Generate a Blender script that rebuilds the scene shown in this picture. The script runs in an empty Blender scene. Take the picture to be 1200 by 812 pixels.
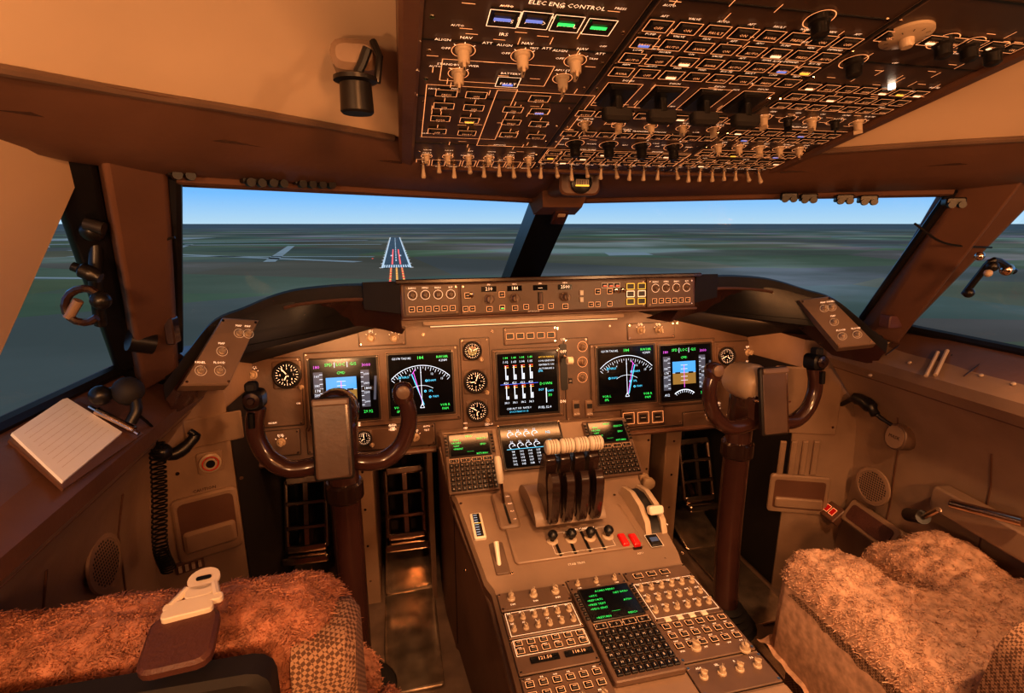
import bpy, math, random
from math import sin, cos, tan, atan, radians, pi, sqrt
from mathutils import Vector, Matrix, noise
random.seed(7)
V = Vector
# ------------------------------------------------------------------ camera survey
FPX = 600.0
PH = atan(144/600.0); TH = atan(138/600.0*cos(PH))
CAM = V((-0.365, 0.0, 1.35))
def ray(u, v):
    a = (u-600)/FPX; b = -(v-406)/FPX
    h = cos(PH)+b*sin(PH); z = b*cos(PH)-sin(PH)
    return V((a*cos(TH)+h*sin(TH), h*cos(TH)-a*sin(TH), z))
def at(u, v, x=None, y=None, z=None):
    d = ray(u, v)
    if x is not None: s = (x-CAM.x)/d.x
    elif y is not None: s = (y-CAM.y)/d.y
    else: s = (z-CAM.z)/d.z
    return CAM+d*s
class Fr:
    def __init__(s, o, ex, ey):
        s.o = V(o); s.ex = V(ex).normalized()
        ey = V(ey); s.ey = (ey-s.ex*ey.dot(s.ex)).normalized()
        s.n = s.ex.cross(s.ey)
    def p(s, x, y, z=0.0): return s.o+s.ex*x+s.ey*y+s.n*z
    def px(s, u, v):
        d = ray(u, v); t = (s.o-CAM).dot(s.n)/d.dot(s.n)
        q = CAM+d*t-s.o
        return q.dot(s.ex), q.dot(s.ey)
# ------------------------------------------------------------------ materials
def mat(name, col, rough=0.55, metal=0.0, var=0.12, bump=0.0, scale=40, emit=None, es=0, coat=0, spec=None, lamp=False):
    m = bpy.data.materials.new(name); m.use_nodes = True
    nt = m.node_tree; b = nt.nodes['Principled BSDF']
    b.inputs['Roughness'].default_value = rough; b.inputs['Metallic'].default_value = metal
    if spec is not None: b.inputs['Specular IOR Level'].default_value = spec
    if coat: b.inputs['Coat Weight'].default_value = coat
    tc = nt.nodes.new('ShaderNodeTexCoord')
    nz = nt.nodes.new('ShaderNodeTexNoise'); nz.inputs['Scale'].default_value = scale; nz.inputs['Detail'].default_value = 4
    nt.links.new(tc.outputs['Object'], nz.inputs['Vector'])
    cr = nt.nodes.new('ShaderNodeValToRGB')
    cr.color_ramp.elements[0].position = 0.3; cr.color_ramp.elements[1].position = 0.7
    cr.color_ramp.elements[0].color = [c*(1-var) for c in col]+[1]
    cr.color_ramp.elements[1].color = [min(1, c*(1+var)) for c in col]+[1]
    nt.links.new(nz.outputs['Fac'], cr.inputs['Fac']); nt.links.new(cr.outputs['Color'], b.inputs['Base Color'])
    if bump:
        bp = nt.nodes.new('ShaderNodeBump'); bp.inputs['Strength'].default_value = bump; bp.inputs['Distance'].default_value = 0.002
        n2 = nt.nodes.new('ShaderNodeTexNoise'); n2.inputs['Scale'].default_value = scale*8; n2.inputs['Detail'].default_value = 3
        nt.links.new(tc.outputs['Object'], n2.inputs['Vector'])
        nt.links.new(n2.outputs['Fac'], bp.inputs['Height']); nt.links.new(bp.outputs['Normal'], b.inputs['Normal'])
    if emit:
        b.inputs['Emission Color'].default_value = list(emit)+[1]; b.inputs['Emission Strength'].default_value = es
        if not lamp:
            try: m.cycles.emission_sampling = 'NONE'
            except Exception: pass
    return m
M = {}
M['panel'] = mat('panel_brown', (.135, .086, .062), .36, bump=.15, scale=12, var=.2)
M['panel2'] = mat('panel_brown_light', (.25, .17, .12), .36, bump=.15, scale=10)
M['ohp'] = mat('overhead_paint', (.075, .045, .032), .36, scale=14)
M['cream'] = mat('lining_cream', (.64, .47, .33), .5, var=.05, bump=.1, scale=6)
M['beige'] = mat('beige_plastic', (.30, .205, .142), .36, var=.12, bump=.2, scale=10)
M['brown'] = mat('trim_brown', (.14, .072, .047), .38, var=.12, bump=.2, scale=10)
M['dkbrown'] = mat('dark_brown_gloss', (.035, .018, .014), .22, coat=.4, scale=8)
M['yoke'] = mat('yoke_brown', (.065, .028, .022), .22, coat=.6, scale=8)
M['black'] = mat('black_plastic', (.010, .009, .009), .35)
M['rubber'] = mat('black_rubber', (.016, .013, .012), .7)
M['knob'] = mat('knob_beige', (.50, .38, .27), .35, var=.05)
M['white'] = mat('white_plastic', (.78, .68, .55), .3, var=.03)
M['paper'] = mat('paper_white', (.95, .94, .92), .8, var=.02)
M['label'] = mat('label_paint', (.7, .6, .48), .5, emit=(1, .58, .32), es=.35)
M['ohl'] = mat('overhead_backlight', (.6, .4, .25), .5, emit=(1, .36, .13), es=1.0)
M['ohl2'] = mat('overhead_backlight_bright', (.8, .6, .4), .5, emit=(1, .58, .34), es=1.3)
M['keyl'] = mat('key_legend', (.5, .4, .3), .5, emit=(1, .5, .25), es=.4)
M['screen'] = mat('display_glass', (.004, .005, .008), .12, spec=.5)
M['bezel'] = mat('display_bezel', (.025, .02, .018), .4)
M['chrome'] = mat('polished_metal', (.66, .54, .45), .16, 1.0, var=.1)
M['steel'] = mat('brushed_floor_metal', (.55, .44, .34), .2, .85, var=.35, scale=25)
M['red'] = mat('red_switch', (.65, .012, .012), .3)
M['fur'] = mat('sheepskin', (.46, .22, .145), .95, var=.3, scale=60)
M['furl'] = mat('sheepskin_light', (.54, .335, .235), .95, var=.28, scale=60)
M['leather'] = mat('brown_leather', (.10, .04, .03), .5, bump=.5, scale=30)
M['floor'] = mat('floor_paint', (.16, .112, .085), .45, var=.3, bump=.3, scale=14)
M['dark'] = mat('footwell_shade', (.012, .008, .007), .7)  # near-black footwell sheets, the shade put into the colour
M['bluel'] = mat('button_glow_blue', (.1, .12, .3), .5, emit=(.25, .35, 1), es=.6)
for n, c, e in [('s_green', (.05, 1, .15), 1.2), ('s_cyan', (.1, .7, 1), 1.2), ('s_mag', (1, .15, .9), 1.1), ('s_white', (.85, .9, 1), 1.2),
                ('s_sky', (.08, .42, .95), 1.0), ('s_earth', (.42, .22, .05), .8), ('s_grey', (.16, .17, .22), .5), ('s_amb', (1, .5, .05), 1.3), ('s_red', (1, .08, .03), 1.6), ('s_blue', (.1, .2, 1), 1.3)]:
    M[n] = mat(n, (.01, .01, .01), .4, emit=c, es=e)
M['lamp'] = mat('lamp', (.5, .5, .5), .4, emit=(1, .8, .6), es=6, lamp=True); M['lamp_soft'] = mat('lamp_soft', (.5, .5, .5), .4, emit=(1, .5, .25), es=.7)
def woven():
    m = bpy.data.materials.new('woven_fabric'); m.use_nodes = True; nt = m.node_tree; b = nt.nodes['Principled BSDF']
    tc = nt.nodes.new('ShaderNodeTexCoord'); ck = nt.nodes.new('ShaderNodeTexChecker'); ck.inputs['Scale'].default_value = 260
    mp = nt.nodes.new('ShaderNodeMapping'); mp.inputs['Rotation'].default_value = (.5, .6, .4)
    nt.links.new(tc.outputs['Object'], mp.inputs['Vector']); nt.links.new(mp.outputs['Vector'], ck.inputs['Vector'])
    ck.inputs['Color1'].default_value = (.42, .26, .17, 1); ck.inputs['Color2'].default_value = (.13, .07, .045, 1)
    nt.links.new(ck.outputs['Color'], b.inputs['Base Color']); b.inputs['Roughness'].default_value = .9
    return m
M['woven'] = woven()
def glassmat():
    m = bpy.data.materials.new('window_glass'); m.use_nodes = True; nt = m.node_tree; nt.nodes.clear()
    o = nt.nodes.new('ShaderNodeOutputMaterial'); t = nt.nodes.new('ShaderNodeBsdfTransparent'); g = nt.nodes.new('ShaderNodeBsdfGlossy')
    t.inputs['Color'].default_value = (.96, .97, .98, 1); g.inputs['Roughness'].default_value = .02
    mx = nt.nodes.new('ShaderNodeMixShader'); mx.inputs['Fac'].default_value = .02
    nt.links.new(t.outputs[0], mx.inputs[1]); nt.links.new(g.outputs[0], mx.inputs[2]); nt.links.new(mx.outputs[0], o.inputs[0])
    return m
M['glass'] = glassmat()
# ------------------------------------------------------------------ text cache
_tc = {}
def tmesh(st):
    if st in _tc: return _tc[st]
    cu = bpy.data.curves.new('t', 'FONT'); cu.body = st; cu.align_x = 'CENTER'; cu.align_y = 'CENTER'; cu.resolution_u = 1; cu.size = 1
    ob = bpy.data.objects.new('t', cu); bpy.context.scene.collection.objects.link(ob)
    dg = bpy.context.evaluated_depsgraph_get(); me = bpy.data.meshes.new_from_object(ob.evaluated_get(dg))
    r = ([(v.co.x, v.co.y) for v in me.vertices], [tuple(p.vertices) for p in me.polygons])
    bpy.data.objects.remove(ob); bpy.data.curves.remove(cu); bpy.data.meshes.remove(me)
    _tc[st] = r; return r
# ------------------------------------------------------------------ builder
ALL = []
def catmull(pts, n=6):
    pts = [V(p) for p in pts]; out = []
    P = [pts[0]*2-pts[1]]+pts+[pts[-1]*2-pts[-2]]
    for i in range(1, len(P)-2):
        for k in range(n):
            t = k/n; a, b, c, d = P[i-1], P[i], P[i+1], P[i+2]
            out.append(.5*((2*b)+(c-a)*t+(2*a-5*b+4*c-d)*t*t+(3*b-3*c+d-a)*t**3))
    out.append(pts[-1]); return out
class B:
    def __init__(s, name):
        s.name = name; s.v = []; s.f = []; s.fm = []; s.mats = []; s.sm = []; ALL.append(s); s.mods = []
    def mi(s, m):
        m = M[m] if isinstance(m, str) else m
        if m not in s.mats: s.mats.append(m)
        return s.mats.index(m)
    def add(s, vs, fs, m, smooth=True):
        o = len(s.v); s.v.extend([tuple(q) for q in vs]); k = s.mi(m)
        for f in fs: s.f.append(tuple(o+i for i in f)); s.fm.append(k); s.sm.append(smooth)
    def poly(s, vs, m): s.add(vs, [tuple(range(len(vs)))], m, False)
    def prism(s, fr, pts, z0, z1, m, ch=0):
        n = len(pts); vs = [fr.p(x, y, z0) for x, y in pts]
        if ch > 0:
            cx = sum(p[0] for p in pts)/n; cy = sum(p[1] for p in pts)/n
            w = max(p[0] for p in pts)-min(p[0] for p in pts); h = max(p[1] for p in pts)-min(p[1] for p in pts)
            fx = max(.1, 1-2*ch/max(w, 1e-6)); fy = max(.1, 1-2*ch/max(h, 1e-6))
            vs += [fr.p(x, y, z1-ch) for x, y in pts]; vs += [fr.p(cx+(x-cx)*fx, cy+(y-cy)*fy, z1) for x, y in pts]; L = 3
        else:
            vs += [fr.p(x, y, z1) for x, y in pts]; L = 2
        fs = [tuple(range(n))[::-1], tuple(range((L-1)*n, L*n))]
        for l in range(L-1):
            for i in range(n):
                j = (i+1) % n; fs.append((l*n+i, l*n+j, (l+1)*n+j, (l+1)*n+i))
        s.add(vs, fs, m)
    def rbox(s, fr, cx, cy, w, h, z0, z1, m, r=0, ch=0, rot=0):
        if r <= 0: pts = [(-w/2, -h/2), (w/2, -h/2), (w/2, h/2), (-w/2, h/2)]
        else:
            pts = []
            for (sx, sy, a0) in [(1, -1, -pi/2), (1, 1, 0), (-1, 1, pi/2), (-1, -1, pi)]:
                for k in range(4):
                    a = a0+k*pi/6; pts.append((sx*(w/2-r)+r*cos(a), sy*(h/2-r)+r*sin(a)))
        c, n = cos(rot), sin(rot)
        s.prism(fr, [(cx+x*c-y*n, cy+x*n+y*c) for x, y in pts], z0, z1, m, ch)
    def lathe(s, fr, cx, cy, prof, m, seg=20):
        vs = []; fs = []; n = len(prof)
        for r, z in prof:
            for k in range(seg):
                a = 2*pi*k/seg; vs.append(fr.p(cx+r*cos(a), cy+r*sin(a), z))
        for i in range(n-1):
            for k in range(seg):
                j = (k+1) % seg; fs.append((i*seg+k, i*seg+j, (i+1)*seg+j, (i+1)*seg+k))
        fs.append(tuple(range(seg))[::-1]); fs.append(tuple(range((n-1)*seg, n*seg)))
        s.add(vs, fs, m)
    def cyl(s, fr, cx, cy, r, z0, z1, m, r1=None, seg=18): s.lathe(fr, cx, cy, [(r, z0), (r if r1 is None else r1, z1)], m, seg)
    def ring(s, fr, cx, cy, r0, r1, z, m, seg=28, a0=0, a1=2*pi):
        full = abs(a1-a0-2*pi) < 1e-6; vs = []; fs = []
        N = seg if full else seg+1
        for k in range(N):
            a = a0+(a1-a0)*k/seg
            vs += [fr.p(cx+r0*cos(a), cy+r0*sin(a), z), fr.p(cx+r1*cos(a), cy+r1*sin(a), z)]
        for k in range(seg):
            j = (k+1) % N; fs.append((2*k, 2*k+1, 2*j+1, 2*j))
        s.add(vs, fs, m, False)
    def line(s, fr, x0, y0, x1, y1, w, m, z=.0012):
        d = V((x1-x0, y1-y0)); L = d.length
        if L < 1e-7: return
        n = V((-d.y, d.x))/L*w/2
        s.poly([fr.p(x0+n.x, y0+n.y, z), fr.p(x0-n.x, y0-n.y, z), fr.p(x1-n.x, y1-n.y, z), fr.p(x1+n.x, y1+n.y, z)], m)
    def frame(s, fr, cx, cy, w, h, t, m, z=.0012):
        x0, x1, y0, y1 = cx-w/2, cx+w/2, cy-h/2, cy+h/2
        s.line(fr, x0, y0, x1, y0, t, m, z); s.line(fr, x0, y1, x1, y1, t, m, z); s.line(fr, x0, y0, x0, y1, t, m, z); s.line(fr, x1, y0, x1, y1, t, m, z)
    def text(s, fr, x, y, size, st, m, z=.0015, rot=0):
        vs, fs = tmesh(st); c, n = cos(rot), sin(rot)
        s.add([fr.p(x+size*(a*c-b*n), y+size*(a*n+b*c), z) for a, b in vs], fs, m, False)
    def tube(s, pts, r, m, seg=10, cap=True, flat=1.0):
        pts = [V(p) for p in pts]; n = len(pts)
        rs = r if isinstance(r, (list, tuple)) else [r]*n
        if len(rs) != n: rs = [rs[0]+(rs[-1]-rs[0])*i/(n-1) for i in range(n)] if len(rs) == 2 else [rs[min(len(rs)-1, int(i*len(rs)/n))] for i in range(n)]
        t = (pts[1]-pts[0]).normalized(); up = V((0, 0, 1)) if abs(t.z) < .9 else V((1, 0, 0))
        a = t.cross(up).normalized(); vs = []; fs = []
        for i in range(n):
            t = (pts[min(i+1, n-1)]-pts[max(i-1, 0)]).normalized()
            a = (a-t*a.dot(t)).normalized(); b = t.cross(a)
            for k in range(seg):
                q = 2*pi*k/seg; vs.append(pts[i]+a*cos(q)*rs[i]+b*sin(q)*rs[i]*flat)
        for i in range(n-1):
            for k in range(seg):
                j = (k+1) % seg; fs.append((i*seg+k, i*seg+j, (i+1)*seg+j, (i+1)*seg+k))
        if cap: fs.append(tuple(range(seg))[::-1]); fs.append(tuple(range((n-1)*seg, n*seg)))
        s.add(vs, fs, m)
    def grid(s, rows, m, smooth=True):
        w = len(rows[0]); vs = [p for r in rows for p in r]; fs = []
        for i in range(len(rows)-1):
            for j in range(w-1): fs.append((i*w+j, i*w+j+1, (i+1)*w+j+1, (i+1)*w+j))
        s.add(vs, fs, m, smooth)
    def hexa(s, bot, top, m):
        s.add(list(bot)+list(top), [(3, 2, 1, 0), (4, 5, 6, 7), (0, 1, 5, 4), (1, 2, 6, 5), (2, 3, 7, 6), (3, 0, 4, 7)], m)
    def ball(s, c, r, m, seg=14, sc=(1, 1, 1)):
        fr = Fr(c, (1, 0, 0), (0, 1, 0)); prof = [(max(1e-4, r*sin(pi*i/8)), -r*cos(pi*i/8)*sc[2]) for i in range(9)]
        s.lathe(fr, 0, 0, prof, m, seg)
    def done(s):
        me = bpy.data.meshes.new(s.name); me.from_pydata(s.v, [], s.f)
        for m in s.mats: me.materials.append(m)
        me.polygons.foreach_set('material_index', s.fm); me.polygons.foreach_set('use_smooth', s.sm)
        me.update()
        try: me.set_sharp_from_angle(angle=radians(38))
        except Exception: pass
        ob = bpy.data.objects.new(s.name, me); bpy.context.scene.collection.objects.link(ob)
        for k, w in s.mods:
            if k == 'bevel':
                md = ob.modifiers.new('b', 'BEVEL'); md.width = w; md.segments = 3; md.limit_method = 'ANGLE'; md.angle_limit = radians(40)
        return ob
# ------------------------------------------------------------------ common parts
def knob(b, fr, x, y, r=.008, h=.016, m='knob', skirt=True, ang=None, z=0):
    if skirt: b.lathe(fr, x, y, [(r*1.35, z), (r*1.3, z+h*.22), (r, z+h*.3), (r*.92, z+h*.93), (r*.75, z+h)], m, 14)
    else: b.lathe(fr, x, y, [(r, z), (r*.95, z+h*.9), (r*.8, z+h)], m, 14)
    a = random.uniform(-.9, .9) if ang is None else ang
    b.rbox(fr, x, y, r*.45, r*1.9, z+h*.9, z+h*1.35, m, rot=a)
    b.line(fr, x, y, x-sin(a)*r*.9, y+cos(a)*r*.9, r*.16, 'black', z+h*1.37)
def sqbtn(b, fr, x, y, w=.018, h=.016, glow=None, fr_m='label', lit=None):
    b.rbox(fr, x, y, w*1.18, h*1.2, 0, .003, 'black', r=w*.08)
    b.frame(fr, x, y, w*1.18, h*1.2, .0009, fr_m, .0034)
    b.rbox(fr, x, y, w*.86, h*.82, .003, .006, 'bezel', ch=.001)
    b.line(fr, x-w*.3, y, x+w*.3, y, .0008, fr_m, .0064)
    if lit: b.rbox(fr, x, y-h*.2, w*.7, h*.25, .006, .0065, lit)
def toggle(b, fr, x, y, L=.02, m='chrome', tilt=.5):
    b.lathe(fr, x, y, [(.006, 0), (.006, .003), (.0035, .005)], 'chrome', 12)
    d = fr.n*cos(tilt)+fr.ey*sin(tilt)*(-1)
    p = fr.p(x, y, .003); b.tube([p, p+d*L*.6, p+d*L], [.0018, .0025, .0036], m, 8)
def screw(b, fr, x, y, r=.0028, z=0): b.lathe(fr, x, y, [(r, z), (r*.9, z+.001)], 'chrome', 8); b.line(fr, x-r*.7, y, x+r*.7, y, r*.3, 'black', z+.0012)
def rpx(fr, u0, v0, u1, v1):
    um, vm = (u0+u1)/2, (v0+v1)/2
    xa = fr.px(u0, vm)[0]; xb = fr.px(u1, vm)[0]; ya = fr.px(um, v1)[1]; yb = fr.px(um, v0)[1]
    return (xa+xb)/2, (ya+yb)/2, xb-xa, yb-ya
FL = .22
# =================================================================== SHELL
WT0 = V((0, 1.214, 1.405)); WB0 = V((0, 1.60, 1.17))
def S(s, x, y, z): return V((s*x, y, z))
for s, nm in ((-1, 'left'), (1, 'right')):
    WT1 = S(s, .643, .784, 1.41); WB1 = S(s, .773, 1.046, 1.12)
    ST = S(s, .74, .68, 1.42); SB = S(s, .86, 1.0, 1.10); SAT = S(s, .93, .2, 1.42); SAB = S(s, .95, .2, 1.08)
    b = B('window_1' if s < 0 else 'window_2'); b.poly([WT0, WT1, WB1, WB0], 'glass')
    b = B('window_3' if s < 0 else 'window_4'); b.poly([ST, SB, SAB, SAT], 'glass')
    b = B('wall_'+nm)
    ys = [1.14, .95, .8, .6, .4, .1, -.3, -1.3]
    prof = [(.885, 1.095), (.865, 1.088), (.785, 1.035), (.772, 1.02), (.775, .995), (.80, .97), (.885, .86), (.905, .78), (.915, .6), (.90, .40), (.88, FL)]
    rows = []
    for y in ys:
        e = .05*(1-min(1, max(0, (y-.2)/.9)))
        rows.append([S(s, x+(e if i < 2 else 0), y, z) for i, (x, z) in enumerate(prof)])
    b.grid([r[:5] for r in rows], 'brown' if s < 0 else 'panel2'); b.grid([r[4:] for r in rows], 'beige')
    dz = V((0, 0, -.035))
    b.grid([[WB0+dz, WB1+dz*.5, SB+V((0, .01, 0))], [V((0, 2.0, .95)), S(s, 1.0, 2.0, .75), S(s, 1.04, 1.1, .75)], [V((0, 2.03, 0)), S(s, 1.04, 2.03, 0), S(s, 1.06, 1.1, 0)]], 'rubber', False)
    b.grid([[SB, SAB, S(s, 1.02, -1.3, 1.08)], [S(s, 1.06, 1.1, 0), S(s, 1.06, .2, 0), S(s, 1.06, -1.3, 0)]], 'brown', False)
    b.grid([[SB, SAB, S(s, 1.02, -1.3, 1.08)], [S(s, .80, 1.0, 1.04), S(s, .80, .2, 1.04), S(s, .80, -1.3, 1.04)]], 'brown', False)
    b.poly([WB1+V((0, .0, -.005)), SB, S(s, .88, 1.14, 1.03), S(s, .74, 1.14, 1.03)], 'brown')
    b.poly([SAB, SAT, S(s, .98, -1.3, 1.42), S(s, 1.02, -1.3, 1.08)], 'beige')
    # outboard forward console
    b.grid([[S(s, .755, 1.5, 1.03), S(s, .755, 1.20, 1.03), S(s, .77, 1.185, 1.03), S(s, .93, 1.12, 1.03)],
            [S(s, .755, 1.5, .22), S(s, .755, 1.20, .22), S(s, .77, 1.185, .22), S(s, .93, 1.12, .22)]], 'beige')
    b.poly([S(s, .755, 1.5, 1.03), S(s, .755, 1.20, 1.03), S(s, .93, 1.12, 1.03), S(s, .93, 1.5, 1.03)], 'brown')
    for y in (.45, .62, .80, .98):
        if s > 0 or y < .6: b.tube([S(s, .787, y, 1.038), S(s, .864, y, 1.089)], .0012, 'dkbrown', 6)
    for y in (.55, .78, 1.0):
        b.tube([S(s, .884, y, .86), S(s, .904, y, .78), S(s, .914, y, .6), S(s, .899, y, .40)], .002, 'brown', 6)
    b.tube([S(s, .806, yy, .965) for yy in (1.14, .8, .4, .0)], .003, 'brown', 6)
    # posts
    b = B('window_pillar'); b.mods.append(('bevel', .008))
    mT = WT1.lerp(ST, .62); mB = WB1.lerp(SB, .72)
    inn = V((-s*.015, -.055, -.01)); out = V((s*.01, .02, .0)); inn2 = V((-s*.03, -.045, -.01))
    b.hexa([WB1+out+V((0, 0, -.03)), WB1+inn*.6+V((0, 0, -.03)), mB+inn2+V((0, 0, -.03)), mB+out+V((0, 0, -.03))],
           [WT1+out+V((0, 0, .04)), WT1+inn*.6+V((0, 0, .04)), mT+inn2+V((0, 0, .04)), mT+out+V((0, 0, .04))], 'brown')
    b.hexa([mB+out*1.5, mB+inn2*.45, SB+inn2*.3, SB+out*1.2], [mT+out*1.5+V((0, 0, .03)), mT+inn2*.45+V((0, 0, .03)), ST+inn2*.3+V((0, 0, .03)), ST+out*1.2+V((0, 0, .03))], 'brown' if s > 0 else 'black')
    b = B('trim_%d' % (1 if s < 0 else 2))
    def rim(a, c, r, m): b.tube([a, a.lerp(c, .5), c], r, m, 8)
    rim(SB+V((-s*.01, 0, 0)), SAB+V((-s*.01, 0, 0)), .012, 'black'); rim(ST, SAT, .012, 'black')
    rim(WT0, WT1, .010, 'brown'); rim(WT1, WB1, .009, 'black')
    # header above windows
    b = B('trim_%d' % (3 if s < 0 else 4))
    top = [WT0, V((s*.33, .993, 1.407)), WT1, ST, SAT, S(s, .98, -.6, 1.42)]
    L0 = [V((0, .97, 1.475)), S(s, .36, .83, 1.475), S(s, .52, .70, 1.478), S(s, .66, .56, 1.475), S(s, .90, .16, 1.46), S(s, .95, -.6, 1.46)]
    mid = [a.lerp(c, .5)+V((0, -.01, -.012)) for a, c in zip(top, L0)]
    q1 = [a.lerp(c, .12)+V((0, -.012, -.006)) for a, c in zip(top, L0)]
    b.grid([top, q1, mid, L0], 'brown')
    b.tube(catmull([p+V((0, -.004, -.002)) for p in L0[1:]], 5), .005, 'panel', 8)
    b.tube(catmull([p.lerp(q, .35)+V((0, -.008, -.006)) for p, q in zip(L0[1:], top[1:])], 5), .003, 'dkbrown', 6)
    b.poly([V((0, 1.3, 1.40)), S(s, .7, .8, 1.40), S(s, .8, .6, 1.75), V((0, 1.1, 1.75))], 'brown')
ceil = B('ceiling')
for s in (-1, 1):
    R0 = [S(s, .352, .835, 1.476), S(s, .52, .70, 1.479), S(s, .66, .56, 1.476), S(s, .90, .16, 1.461), S(s, .95, -.6, 1.461)]
    R1 = [S(s, .352, .70, 1.54), S(s, .50, .60, 1.54), S(s, .64, .46, 1.53), S(s, .86, .08, 1.53), S(s, .92, -.6, 1.52)]
    R2 = [S(s, .352, .50, 1.60), S(s, .47, .44, 1.60), S(s, .60, .32, 1.60), S(s, .78, 0, 1.60), S(s, .85, -.6, 1.60)]
    R3 = [S(s, .352, .15, 1.65), S(s, .42, .12, 1.66), S(s, .50, .05, 1.67), S(s, .60, -.1, 1.67), S(s, .62, -.6, 1.68)]
    rows = []
    for j in range(5): rows.append(catmull([R0[j], R1[j], R2[j], R3[j]], 5))
    cols = list(zip(*rows)); cols = [catmull(list(c), 5) for c in cols]
    ceil.grid(cols, 'cream')
ceil.poly([V((-1.1, 1.3, 1.76)), V((1.1, 1.3, 1.76)), V((1.1, -1.35, 1.76)), V((-1.1, -1.35, 1.76))], 'cream')
ceil.poly([V((-.64, .2, 1.668)), V((.64, .2, 1.668)), V((.64, -1.35, 1.69)), V((-.64, -1.35, 1.69))], 'cream')
b = B('wall_back'); b.poly([V((-1.1, -1.3, 0)), V((1.1, -1.3, 0)), V((1.1, -1.3, 1.8)), V((-1.1, -1.3, 1.8))], 'brown')
for s in (-1, 1):
    b.poly([S(s, .97, .25, 1.40), S(s, 1.0, -1.3, 1.40), S(s, 1.0, -1.3, 1.8), S(s, .97, .25, 1.8)], 'brown')
    b.poly([S(s, .72, .75, 1.42), S(s, .97, .2, 1.42), S(s, .97, .2, 1.8), S(s, .72, .75, 1.8)], 'brown')
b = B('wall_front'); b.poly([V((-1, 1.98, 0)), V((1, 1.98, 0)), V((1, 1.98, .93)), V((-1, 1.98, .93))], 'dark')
b = B('floor'); b.poly([V((-1.1, -1.3, FL)), V((1.1, -1.3, FL)), V((1.1, 2.0, FL)), V((-1.1, 2.0, FL))], 'floor')
# =================================================================== WINDSHIELD CENTER POST + COMPASS
b = B('windshield_center_post'); b.mods.append(('bevel', .006))
T = V((0, 1.20, 1.42)); Bm = V((0, 1.60, 1.15)); w1 = .048; w0 = .040
b.hexa([Bm+V((-w1, .03, 0)), Bm+V((w1, .03, 0)), Bm+V((w1, -.03, -.03)), Bm+V((-w1, -.03, -.03))],
       [T+V((-w0, .03, 0)), T+V((w0, .03, 0)), T+V((w0, -.03, -.03)), T+V((-w0, -.03, -.03))], 'black')
b.hexa([V((-.05, 1.18, 1.37)), V((.05, 1.18, 1.37)), V((.045, 1.12, 1.385)), V((-.045, 1.12, 1.385))],
       [V((-.07, 1.2, 1.43)), V((.07, 1.2, 1.43)), V((.06, 1.08, 1.45)), V((-.06, 1.08, 1.45))], 'brown')
f = Fr(V((0.01, 1.17, 1.365)), (1, 0, 0), (0, -.4, .3)); b.rbox(f, 0, 0, .035, .05, -.01, .004, 'yoke', r=.004, ch=.002); b.rbox(f, 0, .012, .018, .01, .004, .006, 'knob', r=.002)
b = B('magnetic_compass')
cf = Fr(at(681, 214, y=1.0), (1, 0, 0), (0, 0, 1))
b.rbox(cf, 0, .004, .085, .056, -.09, -.004, 'brown', r=.014, ch=.004)
b.lathe(cf, 0, -.0, [(.021, -.005), (.021, .004), (.017, .006)], 'black', 24)
b.rbox(cf, 0, -.0, .026, .012, .006, .0075, 'knob'); b.rbox(cf, 0, -.006, .028, .003, .0076, .008, 's_amb')
for k in range(5): b.line(cf, -.01+k*.005, -.004, -.01+k*.005, .004, .001, 'black', .0085)
for i, (u, v) in enumerate([(297, 209), (323, 210), (357, 211), (380, 212), (212, 200), (925, 230), (948, 231), (990, 232), (1018, 233), (1120, 236)]):
    s = -1 if u < 600 else 1
    d = ray(u, v); A = V((0, 1.214, 1.4)); C = S(s, .643, .784, 1.4)
    n = (C-A).cross(V((0, 0, 1))); t = (A-CAM).dot(n)/d.dot(n); p = CAM+d*t*.975
    if i == 0: clips = B('header_clips')
    e = (C-A).normalized(); f = Fr(p, e if s > 0 else -e, (0, 0, 1))
    clips.rbox(f, 0, 0, .030, .014, -.02, .004, 'black', r=.003, ch=.002); clips.cyl(f, -.007, -.006, .006, 0, .01, 'black'); clips.cyl(f, .008, -.006, .006, 0, .01, 'black')
# =================================================================== GLARESHIELD
GS = [(.36, 1.165, 1.205), (.45, 1.19, 1.215), (.56, 1.19, 1.21), (.62, 1.165, 1.20), (.675, 1.125, 1.18), (.72, 1.085, 1.163), (.75, 1.03, 1.12), (.775, .97, 1.075)]
b = B('glareshield')
for s in (-1, 1):
    pts = catmull([S(s, *p) for p in GS], 4); rows = []
    for p in pts:
        k = min(1, max(0, (abs(p.x)-.36)/.42))
        wb = WB0.lerp(S(s, .79, 1.04, 1.10), min(1, abs(p.x)/.78))
        dn = p+V((0, 0, -.028)); ap = .09*(1-k*.75)
        rows.append([wb+V((0, 0, -.02)), p.lerp(wb, .3)+V((0, 0, .004)), p+V((0, .012, .004)), p+V((0, .002, 0)), p+V((0, 0, -.006)), dn, dn+V((0, .006, -.004)), dn+V((0, ap, -.09*(1-k*.6))), dn+V((-s*.01, ap+.12, -.10*(1-k*.6)))])
    colr = list(zip(*rows))
    b.grid(colr[:4], 'black'); b.grid(colr[3:6], 'rubber'); b.grid(colr[5:], 'yoke')
    b.tube([p+V((0, -.002, -.03)) for p in pts[:12]], .004, 'brown', 6)
    b.hexa([S(s, .36, 1.15, 1.155), S(s, .44, 1.17, 1.165), S(s, .44, 1.3, 1.165), S(s, .36, 1.3, 1.155)], [S(s, .36, 1.145, 1.228), S(s, .44, 1.175, 1.224), S(s, .46, 1.3, 1.20), S(s, .36, 1.3, 1.21)], 'rubber')
b.poly([V((-.36, 1.165, 1.207)), V((.36, 1.165, 1.207)), WB0+V((.3, 0, -.02)), WB0+V((-.3, 0, -.02))], 'black')
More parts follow.
